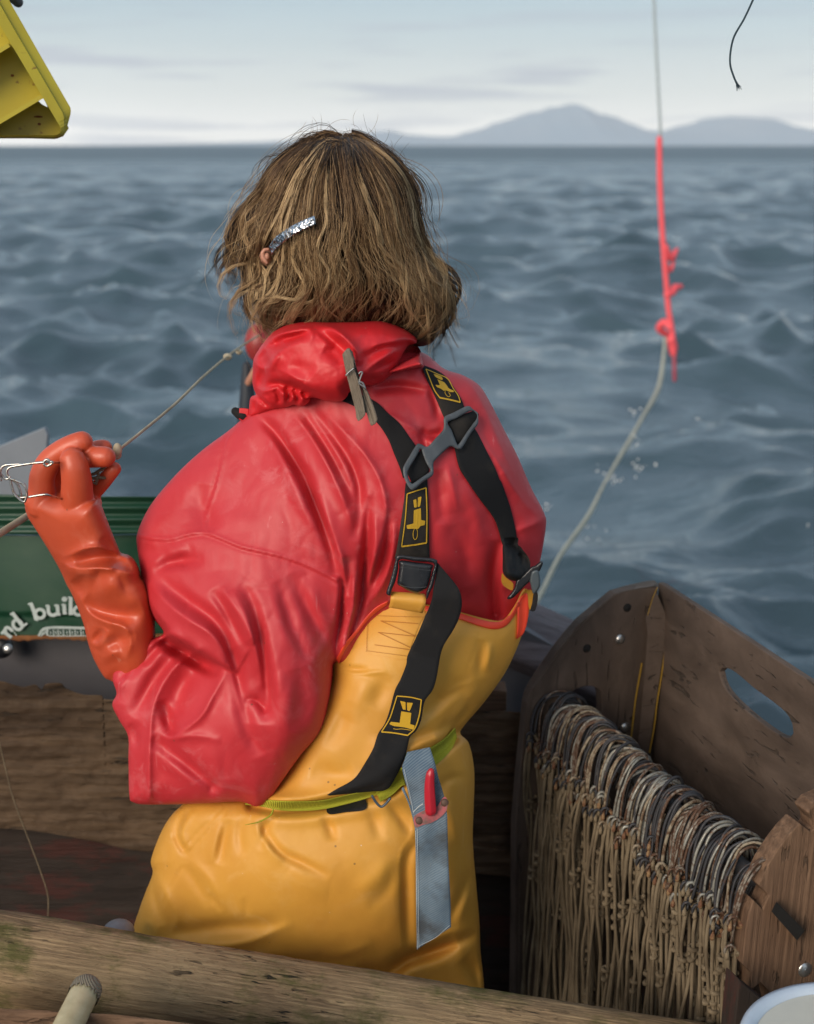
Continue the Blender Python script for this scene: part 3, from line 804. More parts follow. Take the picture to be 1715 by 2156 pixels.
# ------------------------------------------------------------------ green plastic with lettering
def Ysheet(q):
    q = np.asarray(q, float).reshape(-1, 2)
    return 2.42 + ((q[:, 0] - 190) * .00085) ** 2 / 1.1
bk = thing('green_bucket', 'dark green cut plastic bucket wall with white curved lettering behind the orange glove', 'bucket', P(190, 1340, 2.42))
def Ybody(q):
    q = np.asarray(q, float).reshape(-1, 2); v = q[:, 1]
    y = Ysheet(q)
    lip = np.where(v < 1124, .028, 0) + np.where(v < 1124, .006 * np.cos((v - 1041) / 13.5 * np.pi) * (v > 1052), 0)
    return y - lip
strip('bucket_wall', [(-120, 1126), (190, 1127), (500, 1120)], [(-120, 1341), (0, 1341), (190, 1340), (500, 1332)], lambda q: Ysheet(q) + .004 * np.tanh((q[:, 1] - 1293) / 2), 0, .006, GREEN, bk, na=120, nc=60, smooth=0)
strip('bucket_rim', [(-120, 1038), (0, 1041), (190, 1045), (500, 1046)], [(-120, 1122), (0, 1125), (190, 1126), (500, 1119)], lambda q: Ysheet(q) - .022 - .004 * np.cos((q[:, 1] - 1045) / 12.5 * np.pi), 0, .03, GREEN, bk, na=120, nc=40, smooth=0, label='thick ridged green rim')
ed = []
for i in range(60):
    u = -110 + i * 9.5
    ed.append((u, 1344 + 3.0 * abs(math.sin(i * 1.3)) + 3.5 * max(0, math.sin(i * .47))))
strip('rusty_edge', [(-110, 1338), (190, 1337), (450, 1332)], ed, Ysheet, .004, .010, RUSTEDGE, bk, na=140, nc=4, smooth=0, label='rusty ragged lower edge')
def strokes(name, items, yfun, off, mat, parent, **k):
    """flat printed or stitched marks: polylines with width, or filled outlines"""
    parts = []
    for it in items:
        if it[0] == 'l':
            _, p, w = it[:3]
            n = max(2, int(plen(p) / 3)); c = catmull(p, n + 2) if len(p) > 2 else resample(p, n + 2)
            t = np.gradient(c, axis=0); t /= np.linalg.norm(t, axis=1)[:, None] + 1e-9
            nn = np.stack([-t[:, 1], t[:, 0]], 1)
            ws = (np.interp(np.linspace(0, 1, len(c)), np.linspace(0, 1, len(w)), w) if hasattr(w, '__len__') else np.full(len(c), w))[:, None] / 2
            q = np.vstack([c + nn * ws, c - nn * ws]); m = len(c)
            y = yfun(q) - off
            parts.append((Pn(q[:, 0], q[:, 1], y), [(i, i + 1, m + i + 1, m + i) for i in range(m - 1)]))
        elif it[0] == 'f':
            q, f = triangulate(resample(it[1], max(6, int(plen(it[1], True) / 3)), True), 3, [resample(h, 24, True) for h in it[2:]])
            parts.append((Pn(q[:, 0], q[:, 1], yfun(q) - off), [tuple(t) for t in f]))
    V, F = join_arrays(parts)
    return mesh_obj(name, V, F, mat, parent, smooth=False, **k)
def ringpts(cx, cy, rx, ry, rot=0, n=18, a0=0, a1=360):
    return [(cx + rx * math.cos(R(a)) * math.cos(R(rot)) - ry * math.sin(R(a)) * math.sin(R(rot)), cy + rx * math.cos(R(a)) * math.sin(R(rot)) + ry * math.sin(R(a)) * math.cos(R(rot))) for a in np.linspace(a0, a1, n)]
W_ = 7.6
let = [('l', E1([(45, 740), (200, 860)]), W_ * .95), ('l', E1([(110, 790), (95, 700), (150, 690), (220, 745)]), W_ * .85), ('l', E1([(20, 790), (100, 760)]), W_ * .6), ('l', E1([(120, 700), (230, 750), (290, 830)]), W_ * .2),
       ('l', E1(ringpts(305, 640, 88, 72, 50)), W_ * .85), ('l', E1([(215, 430), (300, 545), (395, 665)]), W_), ('l', E1([(180, 465), (245, 425)]), W_ * .55), ('l', E1([(370, 680), (470, 615)]), W_ * .6),
       ('l', E1(ringpts(690, 450, 78, 76, 0)), W_ * .88), ('l', E1([(540, 280), (585, 410), (625, 555)]), W_), ('l', E1([(485, 290), (560, 265)]), W_ * .5), ('l', E1([(620, 560), (660, 545)]), W_ * .6),
       ('l', E1([(830, 305), (835, 400), (855, 455), (920, 475), (985, 445)]), W_ * .95), ('l', E1([(985, 295), (995, 380), (1000, 470)]), W_), ('l', E1([(785, 318), (840, 305)]), W_ * .5), ('l', E1([(935, 310), (990, 298)]), W_ * .5), ('l', E1([(990, 468), (1045, 462)]), W_ * .5),
       ('l', E1([(1105, 290), (1110, 440)]), W_), ('l', E1([(1060, 300), (1110, 290)]), W_ * .5), ('l', E1([(1080, 445), (1150, 440)]), W_ * .6), ('f', E1(ringpts(1110, 200, 50, 44))),
       ('l', E1([(1218, 165), (1215, 450)]), W_), ('l', E1([(1170, 175), (1215, 165)]), W_ * .5), ('l', E1([(1180, 452), (1260, 450)]), W_ * .6),
       ('l', E1(ringpts(1350, 400, 75, 72, 0)), W_ * .88), ('l', E1([(1425, 180), (1430, 460)]), W_)]
strokes('lettering', let, Ysheet, .0065, WHITEPR, bk, label='white serif letters reading nd build')
bad = [('l', E1([(660, 830), (820, 690), (1500, 690)]), 4.2), ('l', E1([(700, 838), (835, 712), (1500, 712)]), 1.2), ('l', E1([(835, 730), (850, 825), (1500, 825)]), 2), ('l', E1([(700, 836), (810, 740)]), 2.5)]
for i, x in enumerate((815, 920, 1000, 1090, 1200, 1290, 1390)):
    bad += [('l', E1([(x, 720), (x + 5, 825)]), 2.2)]
for x in (760, 870, 960, 1040, 1150, 1240, 1330, 1430):
    bad += [('l', E1([(x, 745 if x > 800 else 790), (x + 6, 800)]), 2.0)]
strokes('printed_badge', bad, Ysheet, .0065, WHITEPR, bk, label='worn white outlined badge below the lettering')

# ------------------------------------------------------------------ yellow crate, upper left
crate = thing('yellow_crate', 'bright yellow ribbed plastic crate seen from below at the upper left edge', 'crate', P(10, 150, 2.1))
YC = 2.1
outer = C1([(-1500, -1300), (-620, -1300), (180, 90), (600, 830), (985, 1500), (992, 1560), (910, 1870), (860, 1905), (780, 1935), (400, 1925), (-1500, 1930)])
inner = C1([(-1300, -1150), (-830, -1150), (-20, 310), (590, 1340), (850, 1780), (845, 1850), (780, 1880), (-1300, 1880)])
NC = Vector((-.25, 1, -.12)).normalized(); PC0 = P(60, 150, YC)
def PC(p, d=0): return Ppl(p[0], p[1], PC0 + NC * d, NC)
def ringboard(name, o, i, d, th, parent):
    # rim frame: outer edge chamfers back
    no = resample(o, 150, True); 
    ni = np.array([i_ for i_ in resample(i, 150, True)])
    V = []
    for a in no: V.append(PC(a, d))
    for a in no:
        c = np.array((0., 120.)); b = a + (c - a) / np.linalg.norm(c - a) * 0
        V.append(PC(a, d + th))
    return V
# outer rim wall: a band from the inner lip outwards, flaring away from the camera
ro = resample(outer, 220, True); ri = resample(inner, 220, True)
# align the two loops by nearest point
idx = [int(np.argmin(((ri - p) ** 2).sum(1))) for p in ro]
mid = (ro + ri[idx]) / 2
V = [PC(ri[j], .0) for j in idx] + [PC(mid[k], .004) for k in range(220)] + [PC(mid[k] * .93 + ro[k] * .07, .009) for k in range(220)] + [PC(ro[k], .014) for k in range(220)] + [PC(ro[k], .05) for k in range(220)] + [PC(ri[j], .05) for j in idx]
F = []
for L_ in range(6):
    for k in range(220):
        a = L_ * 220 + k; b = L_ * 220 + (k + 1) % 220; c = ((L_ + 1) % 6) * 220 + (k + 1) % 220; d = ((L_ + 1) % 6) * 220 + k
        F.append((a, b, c, d))
o = mesh_obj('crate_rim', V, F, CRATE, crate, smooth=False); fix_normals(o)
hole = C1([(525, 1375), (590, 1345), (665, 1480), (640, 1478), (590, 1450), (545, 1410)])
big = [PC(p, .05) for p in C1([(-1400, -1200), (-700, -1200), (60, 280), (680, 1340), (930, 1800), (850, 1900), (-1400, 1900)])]
o = board('crate_floor', [PC(p, .06) for p in C1([(-1400, -1250), (-650, -1250), (150, 260), (640, 1180), (960, 1780), (880, 1895), (-1400, 1900)])], NC, .006, CRATE, crate, xdir=(1, 0, 0), holes=[[PC(p, .06) for p in hole]], bevel=0)
for a, b in (((-900, 1260), (130, 625)), ((-900, 2230), (600, 1335))):
    A0, B0 = C1([a])[0], C1([b])[0]
    t = np.array(B0) - A0; t /= np.linalg.norm(t); nn = np.array((-t[1], t[0])) * 4.5
    pts = [np.array(A0) + nn, np.array(B0) + nn, np.array(B0) - nn, np.array(A0) - nn]
    V = [PC(p, .004) for p in pts] + [PC(p, .06) for p in pts]
    o = mesh_obj('crate_rib', V, [(0, 1, 2, 3), (7, 6, 5, 4), (0, 4, 5, 1), (1, 5, 6, 2), (2, 6, 7, 3), (3, 7, 4, 0)], CRATE, crate, smooth=False); fix_normals(o)
strokes('crate_stain', [('l', C1([(475, 1625), (520, 1622), (595, 1626)]), [2, 5, 2.5]), ('f', C1(ringpts(455, 1420, 22, 14))), ('f', C1(ringpts(550, 1725, 26, 20))), ('f', C1(ringpts(175, 1050, 26, 20)))], lambda q: np.array([PC(p, .0585).y for p in q]), .0, RUSTEDGE, crate)
tube('pipe_end', [P(18, -30, 2.2), P(30, -8, 2.2), P(38, 4, 2.2)], [.014, .012, .008], M('dark_grey_metal', (.08, .08, .085), .5).m, None, label='dark grey blunt metal piece above the yellow crate', category='fitting')

# ------------------------------------------------------------------ lines, cords and the red streamer
stl = thing('streamer_line', 'thin grey pole line with blurred red streamers hanging over the sea at right', 'streamer line', P(1420, 770, 6.5))
tube('grey_line', [P(1376, -60, 6.5), P(1380, 60, 6.5), P(1392, 290, 6.5)], .0065, POLE, stl, sm=12)
tube('red_line', [P(1389, 292, 6.5), P(1390, 380, 6.5), P(1394, 470, 6.5), P(1399, 540, 6.5), P(1404, 600, 6.5), P(1408, 650, 6.5), P(1416, 700, 6.5), P(1419, 745, 6.5)], .0125, PINKRED, stl, sm=30)
tube('wet_tail', [P(1420, 750, 6.5), P(1421, 800, 6.5)], .009, M('dull_red', (.35, .06, .09), .5).m, stl)
for pts, w in (([(1402, 520), (1412, 545), (1420, 534), (1426, 525)], .014), ([(1406, 620), (1416, 615), (1421, 606), (1434, 603)], .018), ([(1412, 690), (1400, 678), (1388, 690), (1398, 700), (1413, 708)], .017), ([(1402, 556), (1412, 570), (1420, 548)], .010), ([(1414, 715), (1418, 735), (1416, 745)], .022)):
    tube('red_streamer', [P(u, v, 6.5 + .02 * i) for i, (u, v) in enumerate(pts)], [w] * (len(pts) - 1) + [w * .6], PINKRED, stl, sm=14, seg=8)
rp = [(1402, 700, 7.4), (1397, 760, 7.0), (1386, 820, 6.6), (1350, 885, 6.0), (1322, 935, 5.6), (1275, 1015, 5.0), (1240, 1085, 4.6), (1180, 1170, 4.1), (1140, 1250, 3.7), (1080, 1350, 3.2)]
tube('tow_rope', [P(*p) for p in rp], [.008, .009, .011, .008, .009, .006, .008, .007, .0075, .007], WHITEROPE, None, sm=60, label='pale blurred rope trailing from the boat into the sea', category='rope')
drops = []
rr = random.Random(5)
for c, n, s in (((1345, 985), 9, 16), ((1380, 976), 3, 3), ((1335, 925), 6, 10), ((1148, 1070), 6, 9), ((1270, 1000), 8, 14), ((1300, 1010), 6, 12), ((1340, 860), 5, 12), ((1250, 1120), 6, 18), ((1700, 1105), 2, 6), ((1480, 880), 3, 20)):
    for _ in range(n):
        p = P(c[0] + rr.gauss(0, s * .6), c[1] + rr.gauss(0, s * .5), 5.0 + rr.uniform(-.4, .4)); r_ = rr.uniform(.0015, .0042)
        drops.append(ellipsoid(p, (r_, r_, r_), None, 8, 6))
V, F = join_arrays(drops)
o = mesh_obj('sea_spray', V, F, M('spray', (.8, .8, .76), .25).m, None); o['kind'] = 'stuff'
ck = thing('hanging_cord', 'thin blue black cord with a frayed end hanging at the upper right', 'cord', P(1558, 180, 1.95))
cpts = S2([(1190, -70), (1160, 0), (1080, 170), (990, 330), (957, 470), (955, 590), (985, 690), (1015, 760)])
tube('cord', [P(u, v, 1.95) for u, v in cpts], .0013, BLUECORD, ck, sm=60, seg=8)
fr = []
for i in range(14):
    a, b = S2([(1012 + rr.uniform(-5, 5), 745), (1030 + rr.uniform(-26, 30), 805 + rr.uniform(-18, 20))])
    mid_ = ((a[0] + b[0]) / 2 + rr.uniform(-1, 1), (a[1] + b[1]) / 2)
    fr.append(tube_arrays([P(*a, 1.95), P(*mid_, 1.95 + rr.uniform(-.004, .004)), P(*b, 1.95 + rr.uniform(-.006, .006))], [.0006, .0004, .0002], 4))
V, F = join_arrays(fr); mesh_obj('frayed_tip', V, F, BLUECORD, ck)
tube('loose_twine', [P(u, v, 2.15) for u, v in ((-10, 1525), (8, 1600), (28, 1680), (62, 1770), (88, 1840), (102, 1890), (100, 1955))], .0012, TANCORD, None, sm=40, seg=6, label='thin loose twine lying against the rough planks at left', category='twine')
# line held in the glove
ln = thing('longline', 'cream twisted fishing line running through the orange glove towards the sea', 'fishing line', P(250, 945, 1.80))
lp = [(546, 706, 2.9), (518, 723, 2.7), (480, 750, 2.5), (430, 792, 2.25), (370, 850, 2.05), (300, 908, 1.9), (262, 938, 1.84), (246, 950, 1.82)]
tube('line', [P(*p) for p in lp], .0019, LINE, ln, sm=80, seg=8)
tube('thick_line', [P(80, 1072, 1.90), P(40, 1098, 1.84), (P(-20, 1135, 1.76)), P(-120, 1190, 1.65)], .0048, LINE, ln, sm=40, seg=12)
V, F = join_arrays([ellipsoid(P(248, 947, 1.81), (.006, .006, .009)), ellipsoid(P(246, 958, 1.812), (.0065, .005, .006)), ellipsoid(P(480, 751, 2.5), (.008, .008, .006)), ellipsoid(P(504, 741, 2.6), (.006, .006, .005))])
mesh_obj('knot', V, F, LINE, ln)
V, F = join_arrays([tube_arrays([P(*p, 1.79) for p in H7(a)], .0022, 8) for a in ([(1030, 860), (1090, 840), (1150, 800), (1195, 775)], [(1030, 900), (1110, 885), (1195, 892)], [(1050, 930), (1100, 960), (1130, 850)])])
mesh_obj('line_bight', V, F, TANCORD, ln)
# steel snap in the glove
sn = thing('steel_snap', 'bright bent steel wire snap held at the left edge by the orange glove', 'snap clip', P(40, 990, 1.74))
def wireH(pts, Y=1.735, r=.0016, dy=None):
    q = H7(pts); n = len(q)
    return tube_arrays(catmull(np.array([tuple(P(a, b, Y + (dy[i] if dy else 0))) for i, (a, b) in enumerate(q)]), n * 8), r, 8)
V, F = join_arrays([wireH([(720, 712), (640, 712), (560, 708), (380, 722), (190, 752), (105, 775), (80, 830), (110, 890), (200, 925), (275, 965), (308, 1040), (305, 1110), (280, 1165), (235, 1140), (170, 1075), (135, 980), (112, 880)], dy=[.03, .012] + [0] * 15)])
mesh_obj('long_wire', V, F, STEEL, sn)
V, F = join_arrays([wireH([(560, 702), (300, 728), (120, 738), (45, 752), (8, 800), (4, 870), (14, 915)], 1.742), wireH([(18, 850), (60, 900), (110, 900), (180, 935), (215, 990), (238, 1060), (245, 1110)], 1.745)])
mesh_obj('spring_wire', V, F, STEEL, sn)
V, F = join_arrays([wireH(ringpts(540, 718, 34, 36, 0, 14), 1.73, .0017), wireH([(560, 748), (585, 735), (605, 715), (590, 705)], 1.73, .0017)]); mesh_obj('eye', V, F, STEEL, sn)
V, F = join_arrays([wireH([(760, 1165), (700, 1130), (610, 1100), (540, 1080), (450, 1088), (330, 1108), (220, 1118)], 1.738, .0015, dy=[.05, .02, .006, 0, 0, 0, 0])]); mesh_obj('lower_wire', V, F, STEEL, sn)
# far forward: second person's red glove and dark sleeve as plain stand-in shapes
ft = thing('second_person', 'blurred red line block on a dark post peeking out left of the red hood', 'pulley block', P(520, 860, 2.9))
V, f = ellipsoid(P(548, 722, 2.95), (.032, .03, .042)); mesh_obj('red_glove', V, f, paint('dull_red_glove', (.33, .035, .03), (.22, .02, .03), .4, 20), ft)
tube('arm', [P(520, 770, 3.0), P(522, 820, 3.0), P(517, 900, 3.0), P(516, 990, 3.0), P(516, 1600, 3.0)], [.010, .016, .018, .018, .018], M('dark_navy', (.02, .025, .035), .6).m, ft, sm=16)
tube('strap', [P(560, 740, 2.96), P(533, 790, 2.97), P(520, 812, 3.0)], .008, SKIN, ft)  # skin-coloured stripe of the second person, not webbing

# ------------------------------------------------------------------ hook rack with its wire snaps
BAR_A = P(1184, 1506, 2.15); BAR_B = P(1622, 1876, 1.585)
BAR_A = BAR_A + (BAR_A - BAR_B).normalized() * .02
BD = (BAR_B - BAR_A); BD.z = 0; BD.normalize()
rack = thing('hook_rack', 'brown plywood snap rack box with handle hole and slotted near end at right', 'rack', (BAR_A + BAR_B) / 2 - Vector((0, 0, .75)))
# far end board
FP0 = P(1390, 1400, 2.24)
def FPt(p, d=0): return Ppl(p[0], p[1], FP0 - BD * d, -BD)
far_o = [(1386, 1236), (1330, 1241), (1296, 1250), (1262, 1278), (1222, 1312), (1176, 1368), (1122, 1450), (1110, 1480), (1094, 1640), (1086, 1740), (1082, 2300), (1400, 2400), (1386, 1700)]
hole1 = Z7([(440, 760), (480, 725), (545, 715), (590, 740), (600, 800), (590, 880), (500, 900), (430, 850)])
o = board('far_end_board', [FPt(p) for p in far_o], -BD, .022, PLYW, rack, xdir=(0, 0, 1), holes=[[FPt(p) for p in hole1]], bevel=0.002, label='brown plywood end board with curved top')
# ply edge facing, drawn along the upper left outline
ep = [(1386, 1228), (1375, 1222), (1326, 1231), (1289, 1243), (1250, 1272), (1206, 1310), (1160, 1366), (1108, 1446), (1101, 1480), (1086, 1640), (1078, 1740), (1070, 2300)]
epi = [(1386, 1237), (1380, 1234), (1330, 1242), (1300, 1251), (1264, 1281), (1226, 1316), (1180, 1371), (1126, 1450), (1120, 1482), (1104, 1640), (1096, 1742), (1092, 2300)]
a = catmull(epi, 120); b = catmull(ep, 120)
V = [FPt(p, -.001) for p in a] + [FPt(p, .030) for p in b] + [FPt(p, .034) for p in a]
F = [(i, i + 1, 120 + i + 1, 120 + i) for i in range(119)] + [(120 + i, 120 + i + 1, 240 + i + 1, 240 + i) for i in range(119)] + [(240 + i, 240 + i + 1, i + 1, i) for i in range(119)]
o = mesh_obj('board_edge', V, F, PLYEDGE, rack, smooth=False, label='striped plywood edge'); fix_normals(o)
# long side board with handle hole
SP0 = P(1390, 1236, 2.235); SN = Vector((BD.y, -BD.x, 0)); SN = SN if SN.x > 0 else -SN
_e2 = P(1715, 1441, 1.76); SDv = (_e2 - SP0); SDv.z = 0; SDv.normalize(); SN = Vector((SDv.y, -SDv.x, 0)); SN = SN if SN.x > 0 else -SN
def SPt(p, d=0): return Ppl(p[0], p[1], SP0 + SN * d, SN)
side_o = [(1386, 1226), (1400, 1234), (1470, 1278), (1560, 1338), (1640, 1392), (1715, 1440), (1800, 1500), (1960, 1640)]
so = [SPt(p) for p in side_o]
so += [Vector((so[-1].x, so[-1].y, .25)), Vector((so[0].x, so[0].y, .25))]
hh = Z7([(1418 + (x - 1418) * 1.0, 805 + (y - 805) * 1.12) for x, y in [(1215, 655), (1250, 640), (1300, 660), (1400, 735), (1500, 800), (1570, 855), (1600, 910), (1600, 950), (1570, 965), (1500, 935), (1400, 870), (1300, 790), (1240, 725)]])
o = board('side_board', so, SN, .011, PLYW, rack, xdir=SDv, holes=[[SPt(p) for p in hh]], bevel=.002, label='long brown plywood side with a cut handle hole')
# corner batten with yellow glue lines
def batten(cols, mat, name, d0, d1):
    V = []
    for (u, v) in cols: V.append(FPt((u, v), d0))
    for (u, v) in cols: V.append(FPt((u, v), d1))
    n = len(cols)
    F = [tuple(range(n)), tuple(range(2 * n - 1, n - 1, -1))] + [(i, (i + 1) % n, n + (i + 1) % n, n + i) for i in range(n)]
    o = mesh_obj(name, V, F, mat, rack, smooth=False); fix_normals(o); return o
batten([(1381, 1242), (1401, 1290), (1402, 1340), (1380, 1490), (1362, 1610), (1340, 1900), (1326, 1900), (1340, 1610), (1358, 1420), (1364, 1330), (1360, 1300)], PLYW, 'corner_batten', -.028, -.002)
def glue(name, pts, w, d):
    c = catmull(pts, 40)
    t = np.gradient(c, axis=0); t /= np.linalg.norm(t, axis=1)[:, None]; nn = np.stack([-t[:, 1], t[:, 0]], 1) * w / 2
    V = [FPt(p, d) for p in c + nn] + [FPt(p, d) for p in c - nn]
    mesh_obj(name, V, [(i, i + 1, 40 + i + 1, 40 + i) for i in range(39)], YPAINT, rack, smooth=False)
glue('glue_line', [(1385, 1236), (1374, 1262), (1364, 1296)], 1.4, -.0285)
glue('glue_line', [(1352, 1396), (1346, 1430), (1338, 1478), (1332, 1530), (1326, 1578)], 3.0, -.003)
glue('glue_line', [(1402, 1330), (1400, 1372), (1392, 1430), (1384, 1480), (1378, 1530), (1368, 1585)], 2.6, -.0295)
for (x, y) in ((695, 467), (722, 930)):
    u, v = Z7([(x, y)])[0]; dome('screw', FPt((u, v), -.003), .0085, -BD, SILVER, rack, .6)
HOLE_SHADE = M('hole_shade', (.006, .005, .004), .9).m  # near-black plugs painted as the shade inside holes; nothing is cut
for (x, y), r_ in (((730, 300), .0085), ((518, 513), .0085)):
    u, v = Z7([(x, y)])[0]
    V, f = ellipsoid(FPt((u, v), .003), (r_, r_, .006), (-BD).to_track_quat('Z', 'Y')); mesh_obj('hole_shade_plug', V, f, HOLE_SHADE, rack)
# bar
tube('bar', [BAR_A - BD * .01, BAR_B - BD * .035], .012, M('dark_bar', (.03, .03, .033), .5).m, rack, seg=16)
# near slotted end board
NP0 = P(1600, 1862, 1.575)
def NPt(p, d=0): return Ppl(p[0], p[1], NP0 - BD * d, -BD)
near_o = K8([(868, 420), (962, 492), (1000, 455), (1350, 760), (1350, 3000), (760, 3000), (690, 2250), (615, 1890), (527, 1800), (445, 1862), (450, 1722), (367, 1635), (382, 1500), (402, 1330), (425, 1185), (466, 1082), (548, 1162), (600, 1042), (510, 953), (585, 790), (680, 640), (770, 520)])
slot_shade = K8([(662, 1098), (905, 1340), (905, 1352), (842, 1432), (620, 1180)])
board('near_end_board', [NPt(p) for p in near_o], -BD, .030, CUTW, rack, xdir=(.05, 0, 1), holes=[], bevel=.0015, label='reddish slotted end board nearest the camera')
_slotv = [NPt(p, .0015) for p in slot_shade]; mesh_obj('slot_shade', _slotv + [NPt(p, -.02) for p in slot_shade], [(0, 1, 2, 3, 4), (9, 8, 7, 6, 5)] + [(i, (i + 1) % 5, 5 + (i + 1) % 5, 5 + i) for i in range(5)], HOLE_SHADE, rack, smooth=False)  # near-black plug, shade of the opening put into its colour
board('upper_block', [NPt(p, .0) for p in K8([(935, 325), (1000, 250), (1300, 120), (1350, 700), (992, 470), (985, 400)])], -BD, .03, CUTW, rack, xdir=(0, 0, 1), bevel=.0015)
board('lower_block', [NPt(p, -.06) for p in K8([(342, 1770), (440, 1860), (620, 2000), (900, 2500), (900, 3000), (250, 3000), (300, 2200)])], -BD, .03, LOWW, rack, xdir=(0, 0, 1), bevel=.0015)
u, v = K8([(905, 1680)])[0]
dome('nut', NPt((u, v), .002), .011, BD, SILVER, rack, .5)
tube('bolt', [NPt((u, v), .0), NPt((u, v), .012) + Vector((.004, 0, -.004))], .004, SILVER, rack)
# back and bottom of the box keep the inside dark
V = [SPt((1386, 1500), -.33) , ]
bz = .28
c1 = Vector((BAR_A.x, BAR_A.y, bz)) - SN * .12; c2 = Vector((BAR_B.x, BAR_B.y, bz)) - SN * .12
mesh_obj('bottom_board', [c1, c2, c2 + SN * .42, c1 + SN * .42] + [p - Vector((0, 0, .02)) for p in (c1, c2, c2 + SN * .42, c1 + SN * .42)], [(0, 1, 2, 3), (7, 6, 5, 4), (0, 4, 5, 1), (1, 5, 6, 2), (2, 6, 7, 3), (3, 7, 4, 0)], LOWW, rack, smooth=False)
tube('pale_twine_bit', [P(1100, 1640, 2.1), P(1072, 1760, 2.1), P(1070, 1790, 2.1)], .001, LINE, None, seg=6, label='short pale twine end beside the rack in the dark', category='twine') if False else None

KINDS_ = ['pale galvanised wire snap with tan cord in the crowded rack row', 'rust speckled wire snap with tan cord in the crowded rack row', 'dark wire snap with tan cord in the crowded rack row', 'tan coloured wire snap with tan cord in the crowded rack row']
GRP = ['pale wire snaps threaded on the rack bar', 'rust speckled wire snaps threaded on the rack bar', 'dark wire snaps threaded on the rack bar', 'tan wire snaps threaded on the rack bar']
def gangion(i, n):
    rg = random.Random(100 + i)
    t = (i + rg.uniform(-.3, .3)) / (n - 1) * .965 + .012
    c = BAR_A.lerp(BAR_B, t)
    kind = rg.choice([0, 1, 1, 2, 3, 1, 0, 2])
    side = -SN                                   # towards the open left side
    fw = BD
    g = thing('wire_snap', KINDS_[kind], 'snap', c, GRP[kind])
    # loop: starts behind the bar, goes over, comes down on the open side and ends in an eye
    wl = rg.uniform(.027, .038); wr = rg.uniform(.022, .040); hh_ = rg.uniform(.024, .048); dn = rg.uniform(.034, .078)
    lean = rg.gauss(0, .36); sh = rg.gauss(0, .004)
    def pt(x, z, f=0): return c + side * x + Vector((0, 0, z)) + fw * (sh + f + lean * (x + .4 * z))
    pts = [pt(-wr * .5, -.055), pt(-wr * .95, -.025), pt(-wr, .004), pt(-wr * .72, hh_ * .72), pt(-wr * .1, hh_), pt(wl * .55, hh_ * .82), pt(wl * .95, hh_ * .22), pt(wl * 1.12, -dn * .35), pt(wl * 1.16, -dn * .8), pt(wl * 1.14, -dn)]
    er = .0068
    e0 = pt(wl * 1.14, -dn)
    for k in range(1, 9):
        a = k / 8 * 2 * math.pi * .9
        pts.append(e0 + side * (er * (1 - math.cos(a)) * .8) * (1 if rg.random() < 2 else 1) + Vector((0, 0, -er * math.sin(a) * 1.25 - er * .3)) + fw * (.001 * k))
    ra = rg.uniform(.0017, .0025)
    tube('wire', pts, ra, WIRES[kind], g, sm=56, seg=7)
    if rg.random() < .55:                        # second leg of the snap, close beside the first
        off = fw * rg.uniform(.005, .009) + side * rg.uniform(-.004, .004)
        tube('wire_leg', [p + off + side * (.003 * math.sin(j)) for j, p in enumerate(pts[2:9])] + [pts[9]], ra * .95, WIRES[kind], g, sm=34, seg=6)
    # knot at the eye
    kc = e0 + Vector((0, 0, -er * 1.4)); km = RUST if rg.random() < .45 else TANCORD
    kp = [kc + Vector((math.cos(a) * .0075, math.sin(a * 1.5) * .005, math.sin(a) * .008)) + fw * .004 * math.cos(2 * a) for a in np.linspace(0, 6.6, 12)]
    tube('knot', kp, .0030, km, g, sm=26, seg=6)
    # doubled cord falling, tied again further down
    k2 = rg.choice([rg.uniform(.05, .16), rg.uniform(.1, .42)]); L_ = kc.z - .12
    for s_ in ((-1, 1) if rg.random() < .6 else (1,)):
        cp = []
        ph = rg.uniform(0, 6); am = rg.uniform(.002, .011); sw = rg.uniform(-.022, .012)
        for j in range(16):
            z = L_ * (j / 15) ** 1.2
            open_ = math.sin(min(1, z / k2) * math.pi) * rg.uniform(.003, .006) if z < k2 else .0018
            cp.append(kc + Vector((0, 0, -z)) + side * (s_ * open_ + am * math.sin(z * 14 + ph) + sw * math.sin(z * 3)) + fw * (s_ * .002 + am * math.cos(z * 9 + ph)))
        tube('cord', cp, .0026, TANCORD, g, sm=44, seg=6)
    kk = kc + Vector((0, 0, -k2)) + side * (am * math.sin(k2 * 14 + ph) + sw * math.sin(k2 * 3)) + fw * am * math.cos(k2 * 9 + ph)
    kp = [kk + Vector((math.cos(a) * .0065, math.sin(a * 1.3) * .006, -.013 + a * .0024 + math.sin(a) * .003)) for a in np.linspace(0, 13, 22)]
    tube('lower_knot', kp, .0034, TANCORD, g, sm=44, seg=6)
NG = 92
for i in range(NG): gangion(i, NG)

# ------------------------------------------------------------------ white bucket and rod in the foreground
bc = P(1812, 2208, 1.30)
wb = thing('white_bucket', 'off white round plastic bucket lid in the lower right corner', 'bucket', bc - Vector((0, 0, .3)))
def lathe(prof, c, seg=96):
    V = [(c[0] + r * math.cos(a), c[1] + r * math.sin(a), c[2] + z) for r, z in prof for a in np.linspace(0, 2 * math.pi, seg, endpoint=False)]
    n = len(prof)
    F = [(i * seg + j, i * seg + (j + 1) % seg, (i + 1) * seg + (j + 1) % seg, (i + 1) * seg + j) for i in range(n - 1) for j in range(seg)]
    return V, F
rb = .125
V, F = lathe([(0.001, -.006), (rb * .6, -.006), (rb * .86, -.005)], bc); o = mesh_obj('lid', V, F, WHITEBK, wb); fix_normals(o)
V, F = lathe([(rb * .86, -.006), (rb * .88, -.001), (rb * .93, .002), (rb * .985, 0), (rb, -.006), (rb, -.022), (rb * .96, -.022)], bc); o = mesh_obj('lid_rim', V, F, BLUEWHITE, wb)
